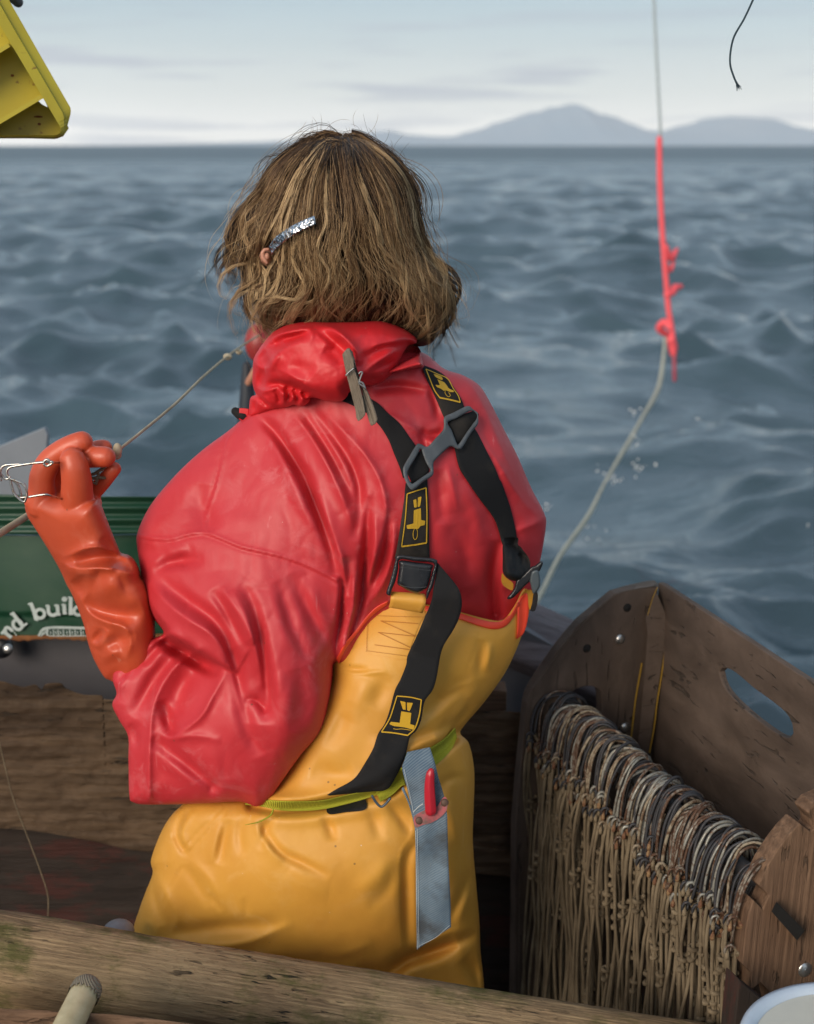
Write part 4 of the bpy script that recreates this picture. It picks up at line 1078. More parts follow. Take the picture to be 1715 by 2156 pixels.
V, F = lathe([(rb * .955, -.02), (rb * .93, -.16), (rb * .90, -.30), (.001, -.30)], bc); o = mesh_obj('bucket_wall', V, F, WHITEBK, wb)
rdt = thing('tan_rod', 'tan fibreglass rod with a frayed end leaning on the log beam', 'rod', P(150, 2120, 1.42))
E_ = P(183, 2082, 1.435); B_ = P(60, 2330, 1.27)
dr = (B_ - E_).normalized()
tube('rod', [E_ + dr * .008, E_ + dr * .06, B_], [.0165, .0165, .0175], ROD, rdt, seg=32, cap=True)
V = []; F = []
ns = 40
for j, (d_, rr_) in enumerate(((-.012, .006), (-.010, .013), (-.004, .0172), (.004, .0182), (.012, .0182))):
    for k in range(ns):
        a = 2 * math.pi * k / ns; x = Vector((0, 0, 1)).cross(dr).normalized(); y = dr.cross(x)
        dd = d_ + (.004 * math.sin(k * 2.7) if j == 4 else 0)
        V.append(E_ + dr * dd + (x * math.cos(a) + y * math.sin(a)) * rr_)
for j in range(4):
    for k in range(ns): F.append((j * ns + k, j * ns + (k + 1) % ns, (j + 1) * ns + (k + 1) % ns, (j + 1) * ns + k))
F.append(tuple(range(ns)))
o = mesh_obj('frayed_cap', V, F, FRAY, rdt); fix_normals(o)

# ------------------------------------------------------------------ the person
person = thing('person', 'person seen from behind in red rain jacket and yellow bib overalls holding a line', 'person', (0, 1.84, 0))
# one continuous body under the clothes: head with face, neck, trunk, arms, legs
HC = P(688, 492, 1.845)                       # head centre
FD = Vector((-.62, .76, -.12)).normalized()   # the way the face looks: away and to the left
def body():
    parts = []
    q = FD.to_track_quat('Y', 'Z')
    parts.append(ellipsoid(HC, (.074, .094, .108), q))
    X, Yv, Zv = (q @ Vector((1, 0, 0))), (q @ Vector((0, 1, 0))), (q @ Vector((0, 0, 1)))
    def L(x, y, z): return HC + X * x + Yv * y + Zv * z
    parts.append(ellipsoid(L(0, .030, -.062), (.052, .062, .052), q))          # jaw
    parts.append(ellipsoid(L(0, .080, -.098), (.020, .016, .014), q))          # chin
    parts.append(tube_arrays([L(0, .092, .012), L(0, .108, -.012), L(0, .116, -.028)], [.006, .009, .012], 10))   # nose
    parts.append(ellipsoid(L(0, .094, -.060), (.022, .008, .006), q)); parts.append(ellipsoid(L(0, .092, -.070), (.019, .009, .006), q))  # lips
    for s in (-1, 1):
        parts.append(ellipsoid(L(s * .031, .076, .006), (.015, .014, .010), q))    # eyes
        parts.append(ellipsoid(L(s * .032, .078, .024), (.021, .011, .006), q))    # brows
        parts.append(ellipsoid(L(s * .040, .062, -.030), (.020, .018, .018), q))   # cheeks
        parts.append(ellipsoid(L(s * .078, .004, -.008), (.008, .016, .030), q))   # ears
    neck = P(705, 690, 1.84)
    parts.append(tube_arrays([HC + Vector((0, 0, -.06)), neck + Vector((0, .01, 0)), neck + Vector((0.005, .05, -.09))], [.052, .048, .045], 20))
    ch = neck + Vector((.045, .01, -.18))
    parts.append(tube_arrays([neck + Vector((.02, .06, -.10)), ch + Vector((0, .06, 0)), P(800, 1300, 1.91), P(790, 1650, 1.90), P(700, 1880, 1.89)], [.05, .09, .085, .09, .10], 24))
    sl = P(540, 1000, 1.89); sr = P(960, 930, 1.91)
    el = P(420, 1540, 1.80); wl = P(208, 1285, 1.83); hl = P(150, 1060, 1.815)
    parts.append(tube_arrays([ch + Vector((0, .05, 0)), sl, P(420, 1500, 1.82)], [.06, .045, .034], 16)); parts.append(tube_arrays([P(420, 1500, 1.82), wl, hl], [.032, .024, .022], 16))
    er = P(1070, 1170, 1.94); hr = P(930, 1240, 2.12)
    parts.append(tube_arrays([ch + Vector((0, .05, 0)), sr, er], [.06, .040, .030], 16)); parts.append(tube_arrays([er, hr], [.030, .024], 16))
    # palms and fingers of both hands (inside the gloves on the left, hidden in front on the right)
    parts.append(ellipsoid(hr + Vector((-.03, .02, 0)), (.045, .02, .04)))
    for k in range(5): parts.append(tube_arrays([hr + Vector((-.06, .02, .03 - .016 * k)), hr + Vector((-.10, .0, .03 - .016 * k)), hr + Vector((-.085, -.02, .03 - .016 * k))], [.0085, .008, .007], 8))
    for x, hx in ((560, 560), (900, 860)):
        hip = P(hx, 1930, 1.94); fx = hip.x
        parts.append(tube_arrays([hip, Vector((fx, 1.90, .46)), Vector((fx, 1.88, .10))], [.062, .05, .042], 20))
        parts.append(tube_arrays([Vector((fx, 1.86, .05)), Vector((fx - .01, 2.02, .035))], [.042, .035], 12))
    return remeshed('body', parts, .006, 3, SKIN, person)
body()

# --- jacket (trunk, both sleeves as one garment)
JO = [(508, 884), (480, 908), (430, 945), (380, 990), (331, 1045), (305, 1085), (289, 1125), (289, 1150), (296, 1200), (303, 1262), (322, 1300), (345, 1333),
      (314, 1347), (291, 1370), (264, 1400), (243, 1412), (238, 1432), (246, 1460), (237, 1484), (252, 1517), (270, 1550), (271, 1600), (273, 1676), (281, 1689), (312, 1694), (420, 1692), (505, 1688), (540, 1698), (566, 1684),
      (592, 1648), (632, 1592), (674, 1540), (692, 1480), (700, 1430), (706, 1395), (740, 1410), (900, 1425), (1040, 1405), (1090, 1330), (1122, 1240), (1138, 1180), (1150, 1108), (1146, 1080), (1118, 1025),
      (1090, 960), (1062, 905), (1034, 850), (1010, 812), (975, 790), (935, 776), (890, 742), (820, 735), (700, 740), (600, 800), (545, 850)]
jy0 = [(508, 884, 1.86), (330, 1045, 1.845), (289, 1150, 1.83), (320, 1290, 1.815), (290, 1375, 1.80), (238, 1440, 1.795), (270, 1600, 1.78), (290, 1690, 1.775), (500, 1690, 1.745), (600, 1640, 1.745), (690, 1480, 1.76), (706, 1395, 1.785),
       (800, 1420, 1.86), (1040, 1405, 1.88), (1138, 1180, 1.90), (1090, 960, 1.89), (1010, 812, 1.88), (890, 740, 1.87), (700, 740, 1.85), (700, 1000, 1.85), (700, 1250, 1.82), (900, 1100, 1.88)]
jF = [(500, 930, .05), (400, 1050, .055), (330, 1150, .05), (640, 900, .09), (560, 1050, .12), (450, 1180, .105), (540, 1250, .125), (640, 1200, .125), (700, 1150, .13), (700, 1000, .125), (780, 900, .12), (860, 850, .11), (950, 850, .085), (850, 1000, .145), (930, 1080, .15),
      (1030, 1000, .11), (1080, 1100, .07), (1020, 1200, .10), (920, 1250, .12), (840, 1200, .135), (790, 1250, .11), (750, 1330, .07), (850, 1350, .06), (1000, 1330, .05), (690, 1300, .10), (660, 1400, .085), (600, 1500, .08), (540, 1400, .105), (470, 1500, .075), (400, 1600, .06), (330, 1600, .045),
      (560, 1640, .045), (400, 1400, .055), (330, 1420, .035), (400, 1375, .035), (440, 1420, .04), (470, 1440, .055), (400, 1290, .095), (440, 1330, .10), (600, 1350, .115)]
jf = []
def add(kind, w, a, pts, tp='b'):
    if kind == 'r' and a > 0 and 7 < w <= 13: kind, w = 'q', w * .85
    jf.append((kind, w, a, pts, tp))
# sleeve and forearm folds
add('S', 55, .050, Z4([(300, 770), (400, 830), (500, 885), (600, 945), (700, 1000), (800, 1052), (860, 1085)]), 'e')
add('r', 13, -.026, Z4([(350, 850), (440, 905), (550, 968), (660, 1030), (755, 1075)]), 'b')
add('r', 18, -.016, Z4([(380, 870), (470, 915), (560, 965), (660, 1025), (740, 1070)]), 'b')
add('c', 11, .014, Z4([(790, 1050), (760, 1120), (700, 1230), (640, 1340), (560, 1410), (450, 1480)]), 'b')
add('r', 26, -.016, Z4([(640, 1010), (560, 1090), (500, 1180), (470, 1290), (430, 1360)]), 'b')
add('r', 16, -.012, Z4([(560, 910), (440, 1000), (350, 1110), (270, 1240), (205, 1350)]), 'b')
add('c', 8, .010, Z4([(610, 940), (500, 1010), (420, 1100), (360, 1210), (325, 1340), (316, 1460), (308, 1620), (310, 1885)]), 'n')
add('c', 9, .011, Z4([(350, 870), (270, 960), (200, 1060), (130, 1170), (85, 1275)]), 'b')
add('r', 9, -.008, Z4([(430, 870), (345, 930), (290, 1010), (262, 1030)]), 'b')
add('r', 13, -.010, Z4([(300, 900), (240, 990), (180, 1070), (120, 1150)]), 'b')
add('r', 14, -.009, Z4([(330, 1480), (420, 1560), (540, 1650), (700, 1785)]), 's')
add('r', 15, .006, Z4([(330, 1540), (440, 1640), (560, 1730), (690, 1800)]), 'b')
add('c', 10, .007, Z4([(340, 1440), (450, 1485), (600, 1470), (760, 1500)]), 'b')
add('r', 12, -.012, Z4([(380, 1250), (430, 1380), (470, 1470)]), 'b')
add('r', 20, -.008, Z4([(150, 1420), (200, 1480), (260, 1500)]), 'b')
# big S valley of the sleeve
add('r', 17, -.016, Z4([(330, 440), (430, 540), (560, 640), (690, 730), (770, 830), (815, 950), (850, 1100), (885, 1260), (930, 1430), (1000, 1600)]), 'b')
add('c', 12, .012, Z4([(300, 500), (420, 640), (560, 750), (690, 830), (770, 930), (810, 1030), (850, 1180), (900, 1350), (950, 1500)]), 'b')
add('r', 30, -.012, Z4([(870, 900), (930, 1020), (980, 1130), (1020, 1250), (1010, 1400)]), 'b')
add('c', 10, -.010, Z4([(900, 1250), (950, 1240), (1000, 1270), (1040, 1330)]), 'b')
add('r', 12, -.012, Z4([(880, 520), (950, 640), (1000, 840), (1035, 1050), (1055, 1240), (1030, 1380)]), 'b')
add('r', 12, .009, Z4([(820, 560), (900, 700), (960, 880), (1000, 1050), (1010, 1180)]), 'b')
add('r', 12, -.010, Z4([(700, 560), (780, 680), (850, 810), (900, 900), (950, 915)]), 'b')
add('r', 12, .007, Z4([(760, 540), (850, 680), (920, 800), (960, 900)]), 'b')
add('r', 15, -.006, Z4([(1110, 500), (1200, 800), (1250, 920), (1300, 1010)]), 'b')
add('r', 15, .004, Z4([(1060, 500), (1160, 800), (1220, 930), (1270, 1020)]), 'b')
add('r', 15, -.006, Z4([(1190, 460), (1320, 720), (1390, 860), (1445, 985)]), 'b')
add('r', 16, .004, Z4([(1270, 480), (1400, 760), (1450, 880)]), 'b')
add('r', 30, .008, Z4([(1050, 1100), (1130, 1250), (1150, 1450), (1100, 1650)]), 'b')
add('r', 22, -.006, Z4([(1230, 1050), (1280, 1250), (1240, 1450)]), 'b')
# armhole and pleats between sleeve and back
add('c', 7, -.026, Z4([(1500, 430), (1515, 520), (1510, 640), (1500, 760), (1475, 900), (1480, 1000)]), 'b')
add('c', 9, .014, Z4([(1555, 390), (1575, 480), (1585, 620), (1560, 780), (1520, 920), (1480, 1040)]), 'b')
add('c', 9, .010, Z4([(1470, 470), (1490, 560), (1475, 700), (1460, 830)]), 'b')
add('r', 9, -.015, Z4([(1640, 300), (1650, 450), (1635, 600), (1600, 740), (1540, 900)]), 'b')
add('r', 12, -.022, Z2([(215, 560), (300, 640), (385, 760), (450, 860), (500, 980), (550, 1110), (590, 1230), (615, 1360)]), 'b')
add('c', 8, .015, Z2([(410, 740), (455, 840), (510, 950), (560, 1070), (600, 1180), (640, 1290), (655, 1420), (640, 1560)]), 'b')
add('r', 14, .010, Z2([(260, 640), (330, 740), (380, 860), (440, 1000), (500, 1130)]), 'b')
add('r', 10, -.010, Z2([(430, 530), (500, 630), (570, 740), (630, 850), (680, 960), (690, 1040)]), 'b')
add('r', 10, .009, Z2([(380, 540), (470, 650), (540, 760), (600, 880), (650, 1000), (690, 1120)]), 'b')
add('r', 11, -.011, Z2([(480, 530), (590, 660), (680, 800), (720, 930), (720, 1050), (700, 1180)]), 'b')
add('r', 11, .010, Z2([(540, 550), (650, 650), (750, 760), (820, 880), (850, 1010), (840, 1130), (800, 1280), (760, 1420)]), 'b')
add('r', 9, -.012, Z2([(770, 960), (760, 1100), (755, 1240), (740, 1400), (710, 1500)]), 'b')
add('c', 8, .009, Z2([(800, 1050), (800, 1200), (770, 1330), (730, 1450), (680, 1550)]), 'b')
add('r', 10, -.012, Z2([(860, 1020), (855, 1180), (830, 1300), (780, 1400), (740, 1480)]), 'b')
add('c', 8, .008, Z2([(890, 1090), (880, 1250), (840, 1380), (780, 1480)]), 'b')
add('r', 10, -.009, Z2([(650, 1260), (670, 1350), (660, 1450)]), 'b')
# upper back
add('r', 10, -.011, Z2([(790, 440), (880, 425), (970, 430), (1050, 450)]), 'b')
add('r', 12, .008, Z2([(830, 540), (920, 590), (1000, 640), (1060, 690), (1130, 690)]), 'b')
add('r', 10, -.009, Z2([(1020, 640), (1080, 670), (1140, 640)]), 'b')
add('r', 11, .006, Z2([(900, 600), (960, 660), (1000, 740)]), 'b')
add('r', 9, -.006, Z2([(1010, 620), (1040, 700), (1060, 760)]), 'b')
add('r', 13, .006, Z2([(1150, 800), (1180, 920), (1200, 1040)]), 'b'); add('r', 13, -.005, Z2([(1100, 830), (1120, 980), (1130, 1100)]), 'b')
add('r', 16, .006, Z2([(1230, 880), (1290, 1040), (1330, 1200)]), 'b'); add('r', 16, -.005, Z2([(1180, 1100), (1240, 1250), (1260, 1400)]), 'b')
add('r', 13, -.018, Z2([(1400, 1180), (1385, 1300), (1375, 1420), (1385, 1540)]), 's')
add('r', 10, .010, Z2([(1440, 1170), (1440, 1300), (1435, 1430)]), 'b')
add('c', 5, .0035, Z2([(1130, 335), (1250, 400), (1330, 520), (1380, 640), (1440, 780), (1500, 900)]), 'b')
add('r', 14, -.006, Z2([(1200, 470), (1290, 560), (1350, 700), (1420, 850)]), 'b')
add('c', 7, .006, Z2([(1290, 640), (1400, 800), (1500, 960), (1600, 1070)]), 'b')
add('r', 10, .006, Z2([(1470, 1140), (1550, 1110), (1625, 1080)]), 'b')
add('r', 9, -.006, Z2([(1050, 420), (1090, 500), (1110, 600)]), 'b')
# seams
add('c', 2.6, .0030, Z2([(120, 625), (75, 700), (50, 800), (20, 920), (-20, 1030), (-35, 1120)]), 'n')
add('c', 2.6, -.0026, Z2([(105, 625), (60, 700), (36, 800), (5, 920), (-30, 1030)]), 'n')
add('c', 3, .0032, Z4([(232, 222), (330, 240), (440, 245), (560, 212), (660, 205), (760, 240), (880, 290), (1000, 318), (1150, 355), (1300, 410), (1480, 500)]), 'n')
add('c', 3, -.0024, Z4([(232, 236), (330, 255), (440, 262), (560, 230), (660, 222), (760, 258), (880, 308), (1000, 336), (1150, 374), (1300, 430), (1480, 520)]), 'n')
add('r', 16, -.006, Z4([(250, 260), (330, 330), (450, 360), (600, 330)]), 'b')
add('r', 13, -.008, Z4([(330, 440), (420, 400), (520, 380), (650, 375)]), 'b')
add('r', 14, .007, Z4([(300, 390), (420, 350), (560, 310)]), 'b')
add('r', 22, -.006, Z4([(650, -100), (640, 50), (700, 200)]), 'b')
jf = [(k, w, a * (1.3 if a < 0 and w > 8 else 1), p, t) for k, w, a, p, t in jf]
jF = [(u, v, f * (.84 if u > 690 else .66 if v > 950 else .75)) for u, v, f in jF]
jf = [(('c' if k == 'q' else k), w, a, p, t) for k, w, a, p, t in jf]
JK = Cloth(JO, jy0, jF, R=50, back=.10, folds=jf, noise=.0004, nscale=60, step=4.2, ridged=(.0058, 100))
jacket = JK.build('jacket', RED, person, label='creased red rubber rain jacket')

# --- bib overalls
WO = [(560, 1665), (640, 1540), (690, 1440), (697, 1390), (712, 1352), (745, 1318), (790, 1284), (818, 1268), (823, 1249), (858, 1250), (893, 1256), (897, 1272), (930, 1276), (975, 1290), (1020, 1302), (1050, 1307), (1066, 1300), (1086, 1272),
      (1100, 1244), (1110, 1240), (1118, 1262), (1112, 1300), (1100, 1335), (1086, 1372), (1062, 1420), (1022, 1476), (978, 1528), (970, 1545), (988, 1566), (999, 1622), (998, 1700), (996, 1770), (1003, 1860), (1010, 1940), (1012, 2000), (1020, 2080), (1030, 2260), (1010, 2420), (840, 2440),
      (800, 2200), (770, 2420), (560, 2440), (430, 2440), (330, 2260), (280, 2020), (281, 1960), (292, 1920), (307, 1878), (322, 1838), (319, 1808), (345, 1742), (378, 1700), (420, 1680)]
wy0 = [(690, 1440, 1.82), (745, 1318, 1.80), (823, 1249, 1.785), (893, 1256, 1.785), (975, 1290, 1.80), (1050, 1305, 1.815), (1100, 1244, 1.85), (1112, 1300, 1.87), (1062, 1420, 1.87), (978, 1528, 1.86), (999, 1622, 1.86), (1003, 1860, 1.87), (1020, 2080, 1.88),
       (1020, 2400, 1.90), (500, 2400, 1.90), (280, 2000, 1.86), (307, 1878, 1.855), (345, 1742, 1.84), (560, 1665, 1.80), (800, 1500, 1.83), (700, 1900, 1.86)]
wF = [(780, 1320, .030), (850, 1280, .012), (860, 1350, .055), (950, 1340, .035), (1040, 1340, .02), (1070, 1380, .025), (1000, 1420, .05), (900, 1450, .08), (780, 1450, .085), (700, 1500, .07), (700, 1600, .085), (800, 1600, .10), (900, 1560, .085), (960, 1520, .05), (620, 1660, .06), (720, 1680, .085),
      (820, 1670, .10), (900, 1620, .09), (960, 1580, .06), (450, 1760, .08), (400, 1860, .09), (560, 1820, .13), (700, 1820, .145), (820, 1820, .14), (900, 1800, .115), (960, 1800, .075), (560, 1930, .135), (700, 1960, .14), (820, 1960, .125), (940, 1960, .06), (985, 2050, .03), (900, 2075, .05), (380, 1950, .08), (700, 2100, .09), (600, 2300, .07), (900, 2300, .07), (800, 2250, .05)]
jf = []
BELT = Z6([(600, 345), (700, 362), (800, 362), (900, 350), (1000, 330), (1100, 305), (1180, 280), (1250, 235), (1330, 165), (1400, 110), (1490, 30)])
add('r', 11, -.022, BELT, 'n')
add('c', 20, .016, Z6([(650, 310), (800, 318), (950, 290), (1080, 255), (1180, 200), (1280, 105), (1380, 50)]), 'n')
add('r', 14, .006, Z6([(600, 400), (800, 410), (1000, 380), (1150, 350), (1280, 290)]), 'b')
for p, w, a in (([(640, 390), (665, 470), (720, 545), (820, 595), (930, 650)], 9, -.009), ([(610, 400), (640, 480), (690, 545), (740, 580)], 9, .007), ([(500, 400), (475, 500), (460, 600)], 12, -.010), ([(560, 390), (545, 470), (560, 560)], 10, -.006), ([(470, 420), (440, 520), (425, 600)], 9, .006),
                ([(900, 390), (930, 430), (950, 500)], 10, -.007), ([(690, 390), (650, 460), (640, 540)], 8, -.006), ([(310, 360), (275, 470), (320, 560)], 7, -.010), ([(350, 360), (300, 460), (330, 540)], 7, .006), ([(330, 570), (400, 640), (450, 720), (480, 810)], 10, .006), ([(310, 600), (370, 690), (420, 780)], 10, -.006),
                ([(200, 880), (320, 885), (480, 862), (640, 855), (740, 850)], 14, -.012), ([(240, 912), (340, 938), (480, 945), (600, 925), (700, 880), (780, 850)], 9, .010), ([(450, 970), (600, 1010), (750, 1020), (950, 1010), (1080, 1000)], 13, -.010), ([(900, 1000), (1000, 980), (1120, 930)], 12, .006), ([(420, 950), (600, 990), (760, 985)], 9, .006),
                ([(1100, 350), (1130, 420), (1150, 500)], 12, -.006), ([(1180, 330), (1240, 400), (1280, 470)], 10, -.007), ([(1200, 560), (1150, 640), (1050, 720)], 18, .005), ([(1222, 580), (1180, 700), (1100, 790)], 14, -.005),
                ([(1300, 500), (1262, 580), (1258, 700), (1262, 860), (1265, 980)], 11, -.016), ([(1310, 990), (1400, 960), (1500, 925), (1570, 890)], 10, -.014), ([(1080, 1075), (1180, 1062), (1270, 1005), (1370, 975), (1480, 935)], 15, -.042), ([(1170, 1090), (1190, 1150), (1195, 1300)], 18, -.05), ([(1300, 960), (1420, 900), (1540, 860)], 10, .008),
                ([(1440, 850), (1490, 740), (1535, 620)], 9, -.009), ([(1480, 860), (1520, 750), (1550, 660)], 9, .006), ([(1450, 500), (1400, 340), (1420, 250)], 12, -.008), ([(1500, 560), (1470, 430), (1440, 330)], 10, .006), ([(1380, 280), (1450, 230), (1530, 220)], 9, -.005),
                ([(165, 600), (230, 720), (280, 830), (240, 905)], 9, .007), ([(150, 650), (190, 760), (215, 860)], 9, -.008), ([(240, 400), (210, 500), (180, 590)], 12, .006), ([(420, 720), (450, 770), (470, 800)], 6, -.004), ([(560, 740), (575, 790), (570, 830)], 6, -.003),
                ([(1500, 1000), (1560, 1060), (1600, 1130)], 14, -.012), ([(1130, 1060), (1080, 1050), (1060, 1070)], 12, -.014), ([(760, 620), (860, 700), (930, 720)], 20, .004)):
    add('r', w, a * .9, Z6(p))
add('c', 2.2, .0022, Z6([(1288, 400), (1285, 470), (1235, 560), (1232, 700), (1235, 850), (1240, 980)]), 'n')
add('c', 2.2, .0020, Z6([(1300, 420), (1297, 480), (1250, 570), (1247, 700), (1250, 850), (1254, 980)]), 'n')
add('c', 2, -.0020, Z6([(515, 345), (450, 420), (390, 480), (320, 560)]), 'n'); add('c', 2, -.0020, Z6([(480, 345), (420, 410), (360, 470), (300, 540)]), 'n')
add('c', 2, -.0018, Z6([(300, 610), (260, 680), (220, 760)]), 'n')
for p, w, a in (([(550, 592), (620, 607), (700, 612), (800, 606), (860, 600)], 4, .0035), ([(555, 572), (640, 592), (740, 598)], 7, -.005), ([(990, 1050), (1050, 1020), (1150, 985), (1260, 930), (1340, 870), (1385, 760)], 10, -.009), ([(1000, 1000), (1100, 930), (1200, 850), (1320, 740)], 12, .007), ([(1180, 760), (1250, 720), (1340, 680), (1420, 655)], 8, .005),
                ([(1100, 880), (1190, 780), (1300, 700), (1400, 640)], 12, -.006), ([(1420, 680), (1350, 800), (1260, 920), (1150, 1040)], 10, .006), ([(860, 620), (830, 720), (770, 830)], 18, -.006), ([(720, 640), (680, 760), (600, 900)], 20, .005), ([(600, 780), (560, 950), (480, 1080)], 16, -.005), ([(1450, 400), (1440, 520), (1430, 640)], 9, -.006), ([(1500, 420), (1490, 520), (1470, 600)], 7, .006),
                ([(400, 1200), (520, 1240), (650, 1230)], 16, -.005), ([(800, 1000), (780, 1120), (730, 1220)], 14, .005), ([(1540, 260), (1620, 190), (1660, 120)], 10, -.006)):
    add('r', w, a, Z5(p))
add('c', 1.8, -.0015, Z5([(1450, 330), (1400, 480), (1345, 620)]), 'b')
jf = [(k, w * (1 if k == 'c' else 1.1), a * (.95 if abs(a) < .013 and k != 'c' else 1), p, t) for k, w, a, p, t in jf]
WD = Cloth(WO, wy0, wF, R=52, back=.085, folds=jf, noise=.0003, nscale=60, step=4.6, ridged=(.0022, 130))
overalls = WD.build('overalls', YEL, person, label='worn yellow rubber bib overalls')
def both(q):
    q = np.asarray(q, float).reshape(-1, 2)
    return np.minimum(JK.front(q), WD.front(q))
def sm(f, r=5):
    def g(q):
        q = np.asarray(q, float).reshape(-1, 2); s = 0; m = f(q)
        for a in range(6):
            y = f(q + np.array([math.cos(a * 1.047) * r, math.sin(a * 1.047) * r])); y = np.where(y > 100, m, y); s = s + y
        return s / 6
    return g
# orange hem of the bib, the tab, the reinforcement patch with stitching
hemU = [(897, 1268), (930, 1274), (975, 1289), (1020, 1302), (1048, 1306), (1064, 1299), (1078, 1280), (1088, 1263)]
hemL = [(896, 1286), (930, 1291), (975, 1306), (1012, 1319), (1042, 1325), (1066, 1318), (1084, 1296), (1096, 1272)]
strip('bib_hem', hemU, hemL, WD.front, .003, .004, TRIM, overalls, nc=6, smooth=1, label='bright orange red hem')
strip('bib_hem', Z5([(555, 555), (600, 460), (660, 380), (730, 290), (800, 225), (858, 185)]), Z5([(540, 520), (590, 430), (640, 370), (715, 275), (790, 200), (866, 160)])[::1], lambda q: np.minimum(WD.front(q), JK.front(q)) , .002, .003, TRIM, overalls, nc=5, smooth=1)
strip('side_hem', E4([(560, 1940), (575, 1700), (580, 1400), (590, 1220), (640, 1140), (735, 1062)]), E4([(575, 1945), (700, 1830), (770, 1600), (795, 1400), (795, 1200), (765, 1070)]), lambda q: np.minimum(WD.front(q), 1.86), .004, .003, TRIM, overalls, nc=6, smooth=2)
tabY = lambda q: sm(lambda x: np.minimum(WD.front(x), 1.80))(q)
strip('strap_tab', E3([(285, 925), (272, 1040), (262, 1120), (235, 1200)]), E3([(850, 962), (878, 1040), (865, 1160), (820, 1300)]), lambda q: np.full(len(q), 1.722) - .000 * q[:, 0], 0, .006, YEL, overalls, nc=10, smooth=0, extra=[.0, .008, .010, .006, 0])
patch = Z5([(835, 222), (735, 238), (722, 300), (712, 440), (718, 480), (740, 492), (860, 510), (980, 524), (1010, 430), (1060, 300), (1085, 228)])
plate('patch', patch, sm(WD.front), .0012, .0015, YEL, overalls, step=6)
stit = [('l', Z5([(815, 285), (1050, 303)]), 1.3), ('l', Z5([(815, 285), (1035, 382)]), 1.3), ('l', Z5([(800, 357), (1035, 382)]), 1.3), ('l', Z5([(800, 357), (1000, 452)]), 1.3), ('l', Z5([(778, 435), (995, 465)]), 1.3), ('l', Z5([(738, 250), (728, 460), (748, 474), (980, 505)]), .8), ('l', Z5([(750, 252), (1080, 262)]), .8)]
strokes('stitching', stit, sm(WD.front), .0034, paint('ochre_thread', (.42, .15, .015), (.36, .12, .01), .7), overalls)

# --- hood bundled at the neck, collar band, cord end
HO = E6([(352, 196), (400, 150), (480, 103), (600, 74), (730, 66), (860, 72), (1050, 68), (1240, 60), (1350, 85), (1450, 130), (1530, 190), (1552, 225), (1540, 250), (1490, 262), (1466, 285), (1430, 350), (1395, 430), (1340, 500), (1290, 548), (1240, 576), (1180, 592), (1120, 590), (1060, 610), (1010, 638), (985, 680), (950, 712), (900, 721), (820, 714), (740, 690), (690, 690),
         (682, 720), (640, 752), (600, 758), (560, 745), (500, 765), (440, 772), (380, 786), (300, 815), (240, 838), (196, 850), (196, 780), (204, 700), (225, 672), (252, 664), (236, 620), (223, 560), (226, 480), (229, 400), (243, 352), (290, 275)])
hy0 = [(473 + 90, 658 + 60, 1.83), (700, 676, 1.82), (880, 715, 1.82), (840, 790, 1.79), (710, 845, 1.755), (620, 845, 1.79), (530, 860, 1.85), (535, 800, 1.85), (600, 800, 1.80), (770, 830, 1.765)]
hFp = [(600, 740, .06), (680, 740, .075), (780, 740, .075), (860, 730, .05), (620, 790, .075), (700, 800, .07), (760, 800, .06), (560, 800, .05), (840, 780, .045), (560, 845, .035), (620, 845, .035), (700, 835, .04)]
jf = []
